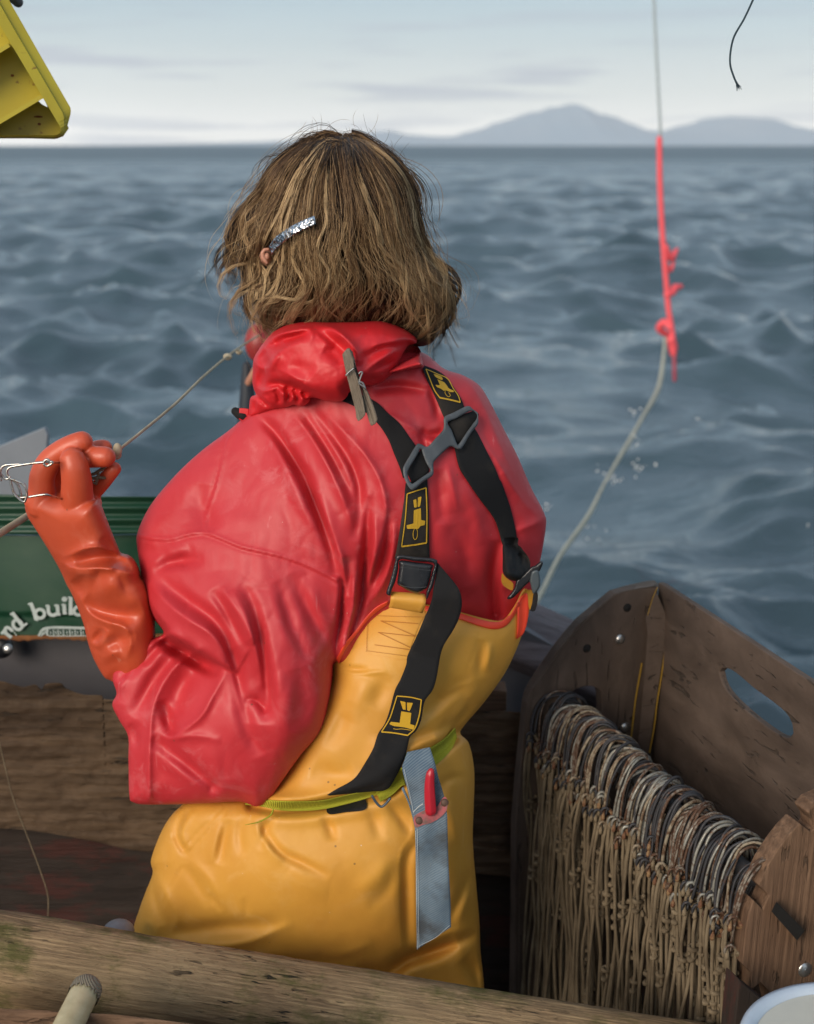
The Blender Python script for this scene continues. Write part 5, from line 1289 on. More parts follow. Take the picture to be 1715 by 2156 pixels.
for k, w, a, p, t in (
    ('c', 9, .020, [(352, 210), (420, 180), (520, 160), (620, 140), (720, 128)], 'b'), ('r', 9, -.018, [(395, 250), (480, 215), (590, 185), (690, 168)], 'b'), ('r', 8, -.012, [(330, 290), (400, 262), (470, 235)], 'b'),
    ('s', 46, .016, [(330, 600), (328, 520), (350, 430), (385, 360), (450, 302), (560, 235), (700, 140)], 'b'),
    ('r', 12, -.015, [(290, 440), (330, 400), (370, 380)], 'b'), ('r', 10, -.014, [(250, 400), (300, 340), (360, 300)], 'b'), ('r', 13, -.018, [(280, 620), (300, 520), (325, 450)], 'b'),
    ('c', 10, .018, [(600, 78), (740, 88), (850, 118), (940, 180), (1020, 262), (1070, 340), (1075, 430)], 'b'), ('r', 12, -.015, [(720, 160), (820, 190), (900, 250), (990, 330), (1030, 400)], 'b'), ('r', 9, .007, [(700, 150), (780, 210), (880, 290)], 'b'),
    ('r', 13, -.012, [(1100, 470), (1120, 400), (1180, 330), (1280, 285), (1400, 262), (1500, 252)], 'b'), ('c', 10, .014, [(1130, 330), (1220, 268), (1330, 238), (1450, 232), (1540, 238)], 'b'), ('r', 10, .008, [(1130, 480), (1230, 400), (1330, 330), (1440, 290)], 'b'), ('r', 9, -.010, [(1150, 500), (1260, 430), (1380, 380), (1420, 340)], 'b'),
    ('r', 11, -.014, [(1130, 560), (1200, 545), (1260, 548), (1280, 570)], 'b'), ('r', 12, -.008, [(800, 290), (900, 340), (950, 420)], 'b'),
    ('c', 8, .009, [(415, 445), (520, 500), (640, 570), (760, 640), (860, 705)], 'b'), ('r', 9, -.012, [(335, 560), (420, 570), (520, 600), (640, 645), (740, 680)], 'b'), ('r', 9, .008, [(380, 470), (400, 400), (450, 330)], 'b'), ('r', 16, -.006, [(520, 410), (620, 450), (700, 520)], 'b'),
    ('c', 6, .012, [(225, 675), (320, 640), (420, 600), (480, 590), (560, 620)], 'b'), ('r', 6, -.014, [(250, 675), (300, 710), (350, 755), (385, 785)], 'b'), ('r', 6, -.014, [(400, 620), (440, 680), (440, 740)], 'b'), ('r', 6, -.016, [(485, 600), (525, 660), (495, 715)], 'b'), ('r', 6, -.016, [(545, 620), (590, 690), (575, 745)], 'b'), ('r', 6, -.014, [(610, 640), (660, 680), (680, 720)], 'b'),
    ('c', 5, .010, [(290, 660), (350, 720), (410, 775)], 'b'), ('c', 5, .010, [(440, 610), (470, 680), (470, 760)], 'b'), ('c', 5, .011, [(515, 610), (555, 670), (535, 740)], 'b'), ('c', 5, .010, [(580, 630), (630, 690), (630, 750)], 'b'), ('r', 8, -.010, [(215, 700), (240, 760), (235, 830)], 'b'),
    ('r', 10, -.022, [(330, 600), (440, 588), (560, 612), (690, 680)], 'b')):
    add(k, w, a, E6(p), t)
HD = Cloth(HO, hy0, hFp, R=34, back=.05, folds=jf, noise=.0016, nscale=30, step=3.4)
hood = HD.build('hood', REDHOOD, jacket, label='bundled bright red hood')
CO = E6([(1440, 270), (1480, 262), (1520, 255), (1552, 268), (1582, 310), (1592, 365), (1606, 432), (1560, 446), (1500, 458), (1430, 474), (1330, 494), (1280, 500), (1330, 420), (1400, 330)])
jf = []
add('r', 4, .006, E6([(1390, 400), (1480, 385), (1590, 365)]), 'n'); add('r', 3, -.005, E6([(1380, 388), (1480, 372), (1585, 350)]), 'n'); add('r', 7, -.012, E6([(1480, 350), (1510, 310), (1500, 275)])); add('r', 6, -.008, E6([(1420, 350), (1500, 340), (1530, 300)])); add('c', 2, -.002, E6([(1300, 485), (1450, 458), (1600, 425)]), 'n')
CL = Cloth(CO, [(830, 780, 1.80), (880, 730, 1.84), (890, 770, 1.84), (820, 785, 1.79)], [(860, 760, .045), (840, 770, .04), (885, 745, .03)], R=22, back=.03, folds=jf, step=3, noise=.001, nscale=25)
CL.build('collar', RED, jacket)
tube('cord_stop', [P(496, 866, 1.86), P(506, 872, 1.858), P(514, 876, 1.856)], [.0055, .0072, .0065], BLACK, jacket, sm=14, seg=14)
strip('cord_tunnel', E6([(118, 772), (150, 772), (196, 778)]), E6([(114, 862), (140, 872), (192, 868)]), flatY(1.852), 0, .008, REDHOOD, jacket, nc=8, smooth=0)

# --- suspenders: webbing, embroidery, plastic fittings
sus = thing('suspenders', '', '', (0, 0, 0)); 
for kx in ('label', 'category'): del sus[kx]
sus.parent = person; sus.location = Vector(P(880, 1000, 1.72)) - Vector(person.location); WORLD[sus.name] = tuple(P(880, 1000, 1.72))
JF = sm(lambda q: np.where(inside(np.asarray(q).reshape(-1, 2), JK.out), JK.front(q), 1.80), 8)
o, sA = strip('strap', E2([(-760, 560), (-560, 640), (-330, 760), (-120, 960), (20, 1180), (100, 1380), (190, 1600), (240, 1760)]), E2([(-560, 420), (-380, 500), (-170, 600), (0, 760), (190, 930), (330, 1120), (440, 1280), (560, 1500)]), JF, .003, .0022, BLACK, sus, nc=10)
o, sB = strip('strap', E2([(540, 90), (600, 260), (690, 440), (780, 640), (860, 830), (940, 960)]), E2([(570, 45), (760, 120), (900, 220), (1030, 400), (1130, 560), (1200, 760)]), lambda q: np.minimum(JF(q), 1.83), .004, .0022, BLACK, sus, nc=10)
o, sC = strip('strap', E2([(280, 1840), (265, 1980), (255, 2100)]) + E3([(408, 0), (385, 150), (340, 360)]), E2([(610, 1740), (620, 1900), (630, 2080)]) + E3([(935, 0), (940, 200), (945, 400)]), JF, .005, .0022, BLACK, sus, nc=10)
o, sD = strip('strap', E2([(960, 1010), (1030, 1330)]) + Z2([(1210, 820), (1245, 880), (1310, 975), (1385, 1080), (1422, 1200)]), E2([(1270, 930), (1370, 1060), (1500, 1320), (1640, 1600), (1715, 1790)]) + Z2([(1420, 900), (1462, 1020), (1485, 1120), (1498, 1200)]), JF, .003, .0022, BLACK, sus, nc=10)
# loops of webbing showing through the plate
o, sE = strip('strap', E2([(905, 890), (960, 1010), (1010, 1120), (1060, 1230)]), E2([(1330, 725), (1395, 790), (1340, 960), (1130, 1250)]), lambda q: JF(q), .008, .003, BLACK, sus, nc=8)
o, sF = strip('strap', E2([(520, 1300), (440, 1450), (300, 1640), (330, 1740), (380, 1850)]), E2([(560, 1400), (600, 1500), (640, 1640), (600, 1700), (440, 1810)]), lambda q: JF(q), .008, .003, BLACK, sus, nc=8)
BP = E2([(885, 815), (1000, 765), (1120, 705), (1200, 668), (1260, 668), (1305, 710), (1375, 760), (1386, 820), (1386, 930), (1330, 1010), (1250, 1120), (1150, 1290), (1110, 1322), (1060, 1315), (990, 1280), (940, 1290), (850, 1370), (730, 1490), (704, 1560), (706, 1690), (660, 1750), (560, 1810), (420, 1925), (370, 1938), (320, 1890), (262, 1770), (240, 1660), (250, 1580), (330, 1440), (440, 1260), (480, 1235), (530, 1250), (590, 1282), (640, 1262), (740, 1150), (840, 1040), (862, 960), (860, 860)])
h1 = E2([(925, 915), (1060, 850), (1200, 770), (1290, 735), (1340, 760), (1372, 800), (1360, 860), (1300, 940), (1200, 1080), (1090, 1245), (1065, 1240), (1020, 1130), (980, 1030)])
h2 = E2([(520, 1320), (545, 1400), (600, 1540), (655, 1630), (650, 1665), (540, 1740), (400, 1838), (365, 1838), (320, 1750), (310, 1670), (360, 1570), (450, 1420), (500, 1325)])
plate('crossing_plate', BP, JF, .012, .0035, GREYP, sus, holes=[h1, h2], step=3.0, crown=.0016, bev=3, smooth=True, flat=True, label='dark grey plastic crossing plate')
# adjuster buckle
bO = E3([(400, 300), (700, 330), (950, 350), (1060, 385), (1072, 420), (1050, 600), (1000, 820), (940, 960), (900, 1055), (880, 1040), (885, 940), (930, 800), (985, 600), (1005, 440), (700, 405), (432, 378), (400, 560), (350, 760), (300, 880), (265, 995), (205, 975), (200, 930), (250, 780), (310, 560), (350, 400)])
bY = lambda q: np.full(len(q), 1.712) - (q[:, 1] - 1190) * .00004
plate('buckle_frame', bO, bY, 0, .008, BLACKP, sus, step=2.5, crown=.002, bev=3, smooth=True)
plate('buckle_lever', E3([(430, 395), (700, 425), (985, 465), (975, 560), (950, 700), (905, 850), (830, 905), (760, 950), (680, 950), (560, 905), (470, 850), (390, 800), (395, 700), (420, 520)]), bY, -.001, .010, BLACKP, sus, step=3, crown=.007, bev=8, smooth=True, label='glossy black lever')
strokes('buckle_lines', [('l', E3([(440, 510), (560, 520), (700, 540), (970, 568)]), .5), ('l', E3([(395, 790), (480, 830), (620, 855), (760, 858), (890, 845)]), .7)], bY, .0082, GREYP, sus)  # thin grey lines across the lever
# long loose tail over the overalls
tl = E3([(1060, 420), (1050, 620), (1010, 850), (980, 1050), (930, 1200), (850, 1380), (780, 1550), (710, 1710)]) + Z5([(985, 500), (975, 560), (940, 650), (905, 720), (870, 850), (840, 930), (800, 990), (770, 1080), (720, 1170), (650, 1270), (540, 1335), (480, 1372)])
trr = E3([(1075, 430), (1220, 600), (1380, 790), (1450, 900), (1490, 1040), (1490, 1200), (1440, 1400), (1340, 1600)]) + Z5([(1215, 430), (1190, 500), (1165, 640), (1140, 720), (1090, 790), (1070, 900), (1040, 970), (1000, 1010), (980, 1090), (950, 1180), (900, 1280), (850, 1340), (740, 1352), (500, 1376)])
TY = lambda q: np.minimum(np.where(np.asarray(q).reshape(-1, 2)[:, 1] > 1270, sm(both, 10)(q), 1.722), 1.735)
o, sT = strip('strap_tail', tl, trr, TY, .005, .0022, BLACK, sus, na=110, nc=10, smooth=6, extra=[0, .004, .010, .012, .010, .006, .009, .012, .006, .004, .008, .010, .004, .001, 0], label='long loose black strap tail')
# right-hand side: gathered strap, yellow lining, side buckle
rg_ = thing('side_fitting', '', '', P(1090, 1200, 1.84))
for kx in ('label', 'category'): del rg_[kx]
rg_.parent = person; rg_.location = Vector(P(1090, 1200, 1.84)) - Vector(person.location)
gs = Cloth(E4([(298, 0), (300, 130), (292, 180), (296, 400), (292, 560), (300, 660), (340, 740), (440, 810), (600, 840), (700, 800), (790, 700), (825, 560), (815, 440), (770, 350), (700, 260), (640, 180), (585, 130), (575, 0)]), [(1070, 1150, 1.795), (1100, 1200, 1.80), (1080, 1220, 1.795)], [(1070, 1180, .03), (1085, 1200, .035), (1060, 1150, .012)], R=16, back=.02, step=2.6,
     folds=[('r', 3, -.006, E4([(300, 135), (440, 150), (585, 130)]), 'n'), ('r', 4, -.010, E4([(590, 330), (660, 340), (690, 400)]), 'b'), ('c', 4, .006, E4([(560, 200), (620, 240), (665, 300), (640, 330)]), 'b'), ('r', 4, -.006, E4([(650, 380), (670, 460), (640, 540)]), 'b'), ('r', 4, .004, E4([(480, 250), (470, 400), (520, 600)]), 'b')], noise=.0006)
gs.build('gathered_strap', BLACK, rg_)
Yr = lambda d: (lambda q: np.full(len(q), 1.795 + d))
plate('strap_lining', E4([(290, 680), (275, 740), (272, 840), (310, 920), (400, 985), (480, 1010), (500, 900), (470, 850), (400, 800), (330, 740)]), Yr(.0), 0, .004, webbing('yellow_lining', (.40, .19, .015), sc=500), rg_, step=3)
plate('side_buckle_frame', E4([(1025, 455), (1070, 485), (1030, 590), (985, 665), (860, 800), (720, 930), (600, 1060), (470, 1170), (385, 1180), (390, 1140), (460, 1060), (520, 960), (560, 820), (680, 720), (760, 640), (850, 560), (930, 530)]), Yr(-.02), 0, .010, BLACKP, rg_, step=2.5, crown=.003, bev=4, smooth=True)
plate('side_buckle_lever', E4([(850, 650), (960, 620), (1000, 700), (1018, 880), (990, 980), (930, 1060), (880, 1080), (850, 1000), (830, 900), (812, 820)]), Yr(-.022), 0, .008, M('slate_plastic', (.06, .075, .085), .35).m, rg_, step=2.5, crown=.003, bev=5, smooth=True, label='slate grey lever plate')
plate('strap_end', E4([(885, 1080), (950, 1040), (970, 1120), (960, 1250), (930, 1370), (890, 1418), (820, 1400), (830, 1360), (860, 1250)]), Yr(-.004), 0, .006, BLACK, rg_, step=3)
plate('strap_lining', E4([(770, 1000), (850, 1010), (890, 1090), (880, 1200), (850, 1340), (820, 1390), (790, 1300), (775, 1100), (740, 1040)]), Yr(.0), 0, .004, bpy.data.materials['yellow_lining'], rg_, step=3)
# embroidered emblems
def scallop(pts, w=2.4): return ('l', pts + [pts[0]], w)
e1 = [('l', E2([(590, 98), (650, 250), (720, 420), (800, 535)]), 2.2), ('l', E2([(800, 535), (950, 565), (1115, 605)]), 3.2), ('l', E2([(1115, 605), (1080, 500), (1010, 400), (940, 270), (880, 218)]), 1.8), ('l', E2([(880, 218), (780, 180), (690, 140), (590, 98)]), 1.6),
      ('f', E2([(705, 170), (760, 185), (830, 215), (850, 255), (835, 270), (770, 240), (730, 215)])), ('f', E2([(765, 255), (870, 300), (910, 350), (935, 395), (1020, 430), (1015, 452), (960, 450), (900, 425), (860, 430), (820, 400), (750, 370), (735, 335), (770, 345), (805, 345)])), ('l', E2([(885, 435), (880, 460), (900, 495), (930, 522), (955, 515), (960, 490), (935, 455)]), 1.2)]
strokes('emblem', e1, sB, .0012, YTHREAD, sus, label='yellow embroidered emblem in a border')
e2 = [('l', Z2([(955, 950), (1000, 935), (1048, 920)]), 2.4), ('l', Z2([(1048, 920), (1052, 1050), (1050, 1190)]), 2.4), ('l', Z2([(1050, 1190), (990, 1200), (928, 1208)]), 3.2), ('l', Z2([(928, 1208), (945, 1080), (955, 950)]), 2.2),
      ('f', Z2([(985, 980), (1000, 975), (1003, 1015), (990, 1018)])), ('f', Z2([(1008, 968), (1026, 962), (1018, 1012), (1006, 1015)])), ('f', Z2([(988, 1030), (1022, 1020), (1024, 1078), (1044, 1082), (1042, 1102), (1018, 1108), (1010, 1122), (985, 1120), (955, 1122), (952, 1104), (986, 1095)])), ('l', Z2(ringpts(995, 1146, 11, 28, 3)), 1.3)]
strokes('emblem', e2, sC, .0012, YTHREAD, sus)
e3 = [('l', Z5([(918, 755), (1000, 762), (1070, 778)]), 2.4), ('l', Z5([(1070, 778), (1058, 870), (1030, 955), (985, 1000)]), 2.4), ('l', Z5([(985, 1000), (900, 985), (822, 978)]), 2.8), ('l', Z5([(822, 978), (870, 900), (895, 830), (918, 755)]), 2.2),
      ('f', Z5([(938, 785), (972, 792), (972, 842), (955, 838)])), ('f', Z5([(980, 795), (1018, 798), (998, 848), (982, 845)])), ('f', Z5([(945, 850), (1008, 860), (1000, 930), (1030, 938), (1020, 965), (965, 950), (900, 942), (870, 930), (880, 915), (935, 922)])), ('l', Z5([(895, 958), (915, 962), (950, 960), (1005, 968)]), 1.2)]
strokes('emblem', e3, sT, .0012, YTHREAD, sus)

# --- lime belt with tail
BY = sm(lambda q: np.minimum(WD.front(q), 1.9), 6)
bT = Z6([(570, 315), (640, 318), (720, 325), (800, 327), (900, 322), (1000, 300), (1100, 280), (1180, 255)]); bB = Z6([(570, 342), (640, 350), (720, 366), (800, 369), (900, 362), (1000, 340), (1100, 312), (1180, 282)])
belt = strip('belt', bT, bB, BY, .007, .004, LIME, person, nc=10, smooth=3, label='frayed lime green webbing belt')[0]
strip('belt_part', Z6([(1250, 120), (1330, 110), (1370, 92), (1420, 60), (1470, 10)]), Z6([(1255, 225), (1330, 200), (1390, 170), (1450, 110), (1478, 55)]), BY, .006, .004, LIME, belt, nc=8, smooth=3)
strip('belt_tail', Z6([(1130, 290), (1180, 245), (1230, 190), (1248, 180)]), Z6([(1150, 330), (1200, 300), (1240, 262), (1256, 258)]), BY, .013, .003, LIME, belt, nc=8, smooth=2)
tube('belt_thread', [P(*p, 1.715) for p in Z6([(690, 362), (680, 385), (650, 405), (620, 418), (570, 428)])], [.0014, .0012, .001, .0008, .0004], LIME, belt, sm=30, seg=6)
tube('belt_ring', [P(*p, 1.705) for p in Z6([(1115, 305), (1130, 330), (1152, 350), (1172, 338), (1190, 316)])], .0018, M('slate_metal', (.05, .07, .09), .4).m, belt, sm=26, seg=8)
plate('velcro_tab', Z6([(925, 352), (1000, 342), (1080, 318), (1084, 362), (1000, 374), (930, 382)]), BY, .004, .002, BLACK, overalls, step=4)

# --- denim sheath and knife
shY = lambda q: .0022 * np.sin(np.asarray(q).reshape(-1, 2)[:, 1] / 23 + np.asarray(q).reshape(-1, 2)[:, 0] / 31) + .0014 * np.sin(np.asarray(q).reshape(-1, 2)[:, 0] / 9 + np.asarray(q).reshape(-1, 2)[:, 1] / 70) + np.interp(np.asarray(q).reshape(-1, 2)[:, 1], [1570, 1640, 1700, 1800, 1990], [1.722, 1.706, 1.698, 1.694, 1.694])
sheath = thing('knife_sheath', 'long faded blue denim sheath hanging from the lime belt', 'sheath', P(905, 1800, 1.695))
strip('denim_sleeve', E5([(295, 245), (265, 330), (250, 400), (300, 600), (345, 820), (365, 960), (372, 1300), (375, 1700), (382, 2040)]), E5([(500, 200), (545, 340), (580, 480), (628, 640), (655, 800), (662, 1000), (672, 1300), (688, 1600), (692, 1835)]), shY, 0, .006, DENIM, sheath, na=90, nc=14, smooth=0)
strip('belt_fold', E5([(242, 580), (300, 700), (340, 830), (362, 930)]), E5([(262, 560), (315, 690), (350, 820), (372, 930)]), shY, -.004, .005, DENIM, sheath, nc=4, smooth=0)
strokes('seam', [('l', E5([(385, 940), (392, 1300), (396, 1700), (402, 2020)]), .9), ('l', E5([(372, 960), (378, 1300), (382, 1700), (388, 2035)]), .8), ('l', E5([(402, 2005), (550, 1930), (680, 1820)]), .9), ('l', E5([(265, 400), (320, 640), (352, 800)]), .8), ('l', E5([(350, 790), (400, 740), (440, 715)]), 1.6)], shY, .002, M('pale_thread', (.42, .45, .46), .9).m, sheath)
plate('leather_band', E5([(358, 830), (400, 800), (450, 775), (500, 765), (560, 745), (600, 690), (625, 655), (650, 660), (660, 720), (650, 780), (600, 835), (520, 885), (430, 910), (375, 932), (358, 890)]), shY, .003, .002, PINK, sheath, step=3)
for p in ((405, 868), (636, 705)):
    u, v = E5([p])[0]; dome('rivet', P(u, v, float(shY([(u, v)])[0]) - .0032), .0052, (0, -1, .3), M('brown_rivet', (.09, .05, .035), .6, .3).m, sheath, .4)
u0 = E5([(508, 770), (500, 640), (498, 520), (505, 445), (510, 425)])
q = [P(u, v, 1.692) for u, v in u0]
kn = thing('knife', 'red handled knife tucked into the denim sheath', 'knife', q[0])
v_, f_ = tube_arrays(catmull(np.array([(*p, r) for p, r in zip(q, (.0085, .0082, .0072, .0062, .005))]), 30)[:, :3], catmull(np.array([(*p, r) for p, r in zip(q, (.0085, .0082, .0072, .0062, .005))]), 30)[:, 3], 6)
o = mesh_obj('handle', v_, f_, REDPL, kn, smooth=False); mm = o.modifiers.new('b', 'BEVEL'); mm.width = .0022; mm.segments = 3; o.data.polygons.foreach_set('use_smooth', [True] * len(o.data.polygons))
tube('blade', [q[0] + Vector((0, .005, 0)), P(905, 1790, 1.698), P(908, 1850, 1.698)], [.0015, .0015, .001], STEEL, kn, seg=8)

# --- clothes peg on the hood
pgY = 1.688
peg = thing('clothes_peg', 'weathered wooden clothes peg clipped to the red hood', 'clothes peg', P(760, 815, pgY))
def pegleg(pts, y, nm):
    o_ = E6(pts)
    return board(nm, [P(u, v, y + (v - 815) * -.00002) for u, v in o_], (0, 1, 0), .0085, PEGW, peg, xdir=(.25, 0, -1), bevel=.0012)
pegleg([(948, 340), (985, 295), (1008, 292), (1022, 330), (1040, 380), (1045, 460), (1075, 540), (1100, 640), (1125, 740), (1135, 830), (1105, 865), (1075, 884), (1060, 850), (1056, 800), (1030, 700), (1005, 600), (980, 500), (960, 400)], pgY, 'front_leg')
pegleg([(1000, 292), (1030, 322), (1050, 400), (1060, 460), (1110, 600), (1150, 640), (1185, 720), (1215, 800), (1234, 870), (1215, 905), (1180, 922), (1160, 870), (1130, 760), (1105, 620), (1060, 500), (1035, 420)], pgY + .006, 'rear_leg')
V, F = join_arrays([tube_arrays(catmull(np.array([tuple(P(*p, pgY - .003)) for p in E6(a)]), 30), .0011, 8) for a in ([(980, 505), (1010, 475), (1040, 452)], [(1135, 610), (1110, 590), (1085, 570), (1095, 530), (1110, 485), (1095, 480), (1085, 492)], [(1130, 600), (1115, 570), (1095, 560)])])
mesh_obj('spring', V, F, M('dull_spring_steel', (.25, .25, .25), .45, .8).m, peg)

# --- glove: gauntlet and fingers fused into one rubber skin
GO = E8([(296, 40), (310, 170), (380, 290), (470, 430), (560, 575), (650, 730), (712, 850), (760, 960), (830, 1090), (900, 1260), (960, 1430), (1010, 1640), (1080, 1830), (1190, 2020), (1260, 2060), (1500, 2150), (1760, 1900), (1760, 1200), (1680, 960), (1618, 880), (1600, 800), (1545, 690), (1475, 628), (1385, 602), (1350, 530), (1300, 410), (1210, 180), (1140, 10), (1050, -40), (850, -60), (650, -50), (450, -50)])
jf = []
for k, w, a, p in (('c', 8, .011, [(670, 690), (780, 760), (900, 780), (1050, 775), (1200, 780), (1400, 800), (1520, 850), (1610, 895)]), ('r', 16, -.015, [(860, 730), (960, 700), (1080, 660), (1250, 650), (1420, 700), (1530, 770)]), ('c', 6, .009, [(700, 660), (840, 610), (980, 555), (1120, 545), (1240, 570), (1400, 600), (1500, 660), (1580, 800)]), ('r', 8, -.006, [(1290, 790), (1400, 770), (1540, 790)]),
                   ('r', 12, .008, [(720, 790), (860, 830), (1000, 840), (1130, 820)]), ('r', 18, -.012, [(960, 1130), (1080, 1230), (1250, 1300), (1450, 1320), (1640, 1250)]), ('c', 10, .011, [(900, 1050), (950, 1180), (1020, 1280), (1120, 1350), (1260, 1400), (1400, 1440), (1480, 1540), (1490, 1680), (1420, 1850)]), ('r', 9, -.009, [(1190, 1480), (1130, 1560), (1070, 1640)]), ('r', 12, .007, [(1230, 1480), (1180, 1580), (1110, 1700)]),
                   ('r', 24, .008, [(1100, 950), (1250, 1000), (1400, 950)]), ('r', 20, -.005, [(840, 900), (900, 980), (1000, 1000)]), ('r', 14, -.006, [(1250, 1700), (1350, 1600), (1550, 1560)]), ('r', 14, .006, [(1150, 1800), (1280, 1760), (1380, 1700)]), ('r', 10, -.006, [(1180, 420), (1240, 520), (1320, 600)])):
    add(k, w, a * 1.45, E8(p))
GC = Cloth(GO, [(60, 1080, 1.80), (200, 1060, 1.80), (150, 1250, 1.815), (200, 1400, 1.82), (300, 1300, 1.83), (320, 1400, 1.83)], [(130, 1090, .045), (180, 1180, .048), (230, 1300, .05), (260, 1400, .045)], R=62, back=.045, folds=jf, noise=.0008, step=4)
gp = []
v_, f_ = GC.arrays(); gp.append((v_, [tuple(t) for t in f_]))
def fing(pts, Yb=1.775):
    q = H7([(p[0], p[1]) for p in pts])
    arr = np.array([(*P(u, v, Yb + pts[i][2]), pts[i][3] * .1137e-3) for i, (u, v) in enumerate(q)])
    c = catmull(arr, 26) if len(arr) > 2 else arr
    gp.append(tube_arrays(c[:, :3], c[:, 3], 20))
fing([(900, 1260, .006, 200), (885, 1100, -.004, 185), (880, 930, -.012, 172), (858, 780, -.016, 160), (832, 690, -.015, 148)])          # thumb
fing([(470, 1200, .018, 168), (480, 1030, .016, 152), (490, 860, .014, 145), (570, 700, .012, 138), (700, 590, .010, 132), (830, 520, .008, 128), (940, 478, .008, 124)])   # index
fing([(560, 1050, .040, 150), (640, 820, .042, 135), (800, 690, .034, 130), (960, 655, .018, 128), (1100, 648, .008, 124), (1205, 650, .004, 120)])     # middle
fing([(720, 1000, .055, 120), (860, 740, .060, 110), (1010, 610, .050, 102), (1120, 555, .042, 98), (1195, 545, .038, 94)])                         # ring
fing([(820, 1200, .050, 130), (960, 1150, .044, 112), (1060, 1060, .036, 100), (1160, 960, .030, 92), (1245, 860, .026, 86), (1310, 785, .024, 80)])   # little
fing([(430, 1160, .018, 150), (560, 1200, .026, 180), (700, 1180, .035, 190), (900, 1180, .035, 170), (1050, 1180, .030, 120)])
fing([(520, 1080, .030, 150), (640, 1080, .045, 160), (760, 1120, .050, 150)])
glove = remeshed('glove', gp, .0017, 3, GLOVE, person, label='glossy orange rubber gauntlet glove gripping the line')
V, F = join_arrays([ellipsoid(P(*p, 1.735), (.0024, .0012, .0010), None, 10, 6) for p in H7([(765, 1163), (775, 1527)])] + [ellipsoid(P(*H7([(1008, 1205)])[0], 1.738), (.0011, .0012, .003), None, 10, 6)])
mesh_obj('rice_grain', V, F, M('white_bits', (.75, .55, .48), .6).m, glove) if False else None

# ------------------------------------------------------------------ hair
HAIRO = Z1([(700, 165), (780, 150), (850, 142), (1000, 172), (1120, 232), (1215, 350), (1262, 480), (1285, 600), (1315, 720), (1340, 820), (1395, 900), (1460, 980), (1500, 1080), (1500, 1160), (1465, 1260), (1440, 1330), (1380, 1362), (1310, 1360), (1260, 1320), (1150, 1290), (1000, 1280), (700, 1280), (560, 1270), (460, 1290), (410, 1280), (350, 1200), (315, 1140), (320, 1060), (350, 1000), (345, 940), (320, 880), (290, 870), (240, 900), (215, 880), (235, 780), (235, 680), (250, 610), (300, 560), (360, 520), (385, 440), (430, 350), (500, 280), (580, 215), (640, 180)])
HB = Cloth(HAIRO, [(500, 430, 1.85), (690, 480, 1.85), (900, 480, 1.85), (700, 690, 1.84), (900, 700, 1.84)], [(690, 450, .105), (600, 500, .09), (780, 500, .10), (700, 620, .085), (850, 620, .075), (560, 620, .06), (520, 450, .045), (930, 650, .045)], R=120, back=.085,
     folds=[('r', 16, -.02, Z1([(395, 870), (380, 845), (400, 830)]), 'n')], noise=.004, nscale=22, step=5)
HB2 = Cloth((np.array(HAIRO) - (700, 560)) * .93 + (700, 560) + np.array([(0, 22 if p[1] > 650 else 0) for p in HAIRO]), [(500, 430, 1.85), (690, 480, 1.85), (900, 480, 1.85), (700, 690, 1.84), (900, 700, 1.84)], [(690, 450, .097), (600, 500, .082), (780, 500, .092), (700, 620, .077), (850, 620, .067), (560, 620, .052), (520, 450, .037), (930, 650, .037)], R=120, back=.085, noise=.004, nscale=22, step=5)
def hair_mat(name, fib):
    m = M(name, (.1, .06, .035), .45, spec=.28)
    if fib:
        at = m.n('ShaderNodeAttribute', attribute_name='tone'); at.attribute_type = 'GEOMETRY'
        c = m.ramp(at.outputs['Fac'], [(0, (.016, .010, .008)), (.25, (.042, .024, .014)), (.5, (.135, .074, .036)), (.75, (.33, .205, .10)), (1, (.60, .42, .23))])
        m.base(c); m.b.inputs['Roughness'].default_value = .42
        m.b.inputs['Transmission Weight'].default_value = 0
    else: m.base(m.mix(m.noise(120, 4, vec=m.map((1, 1, .1))), (.018, .012, .009), (.04, .026, .018)))  # near-black, so shade between locks is put into the colour
    return m.m
hair = HB2.build('hair', hair_mat('hair_mass_gap_shade', False), person, label='wavy sun bleached brown hair to the nape')
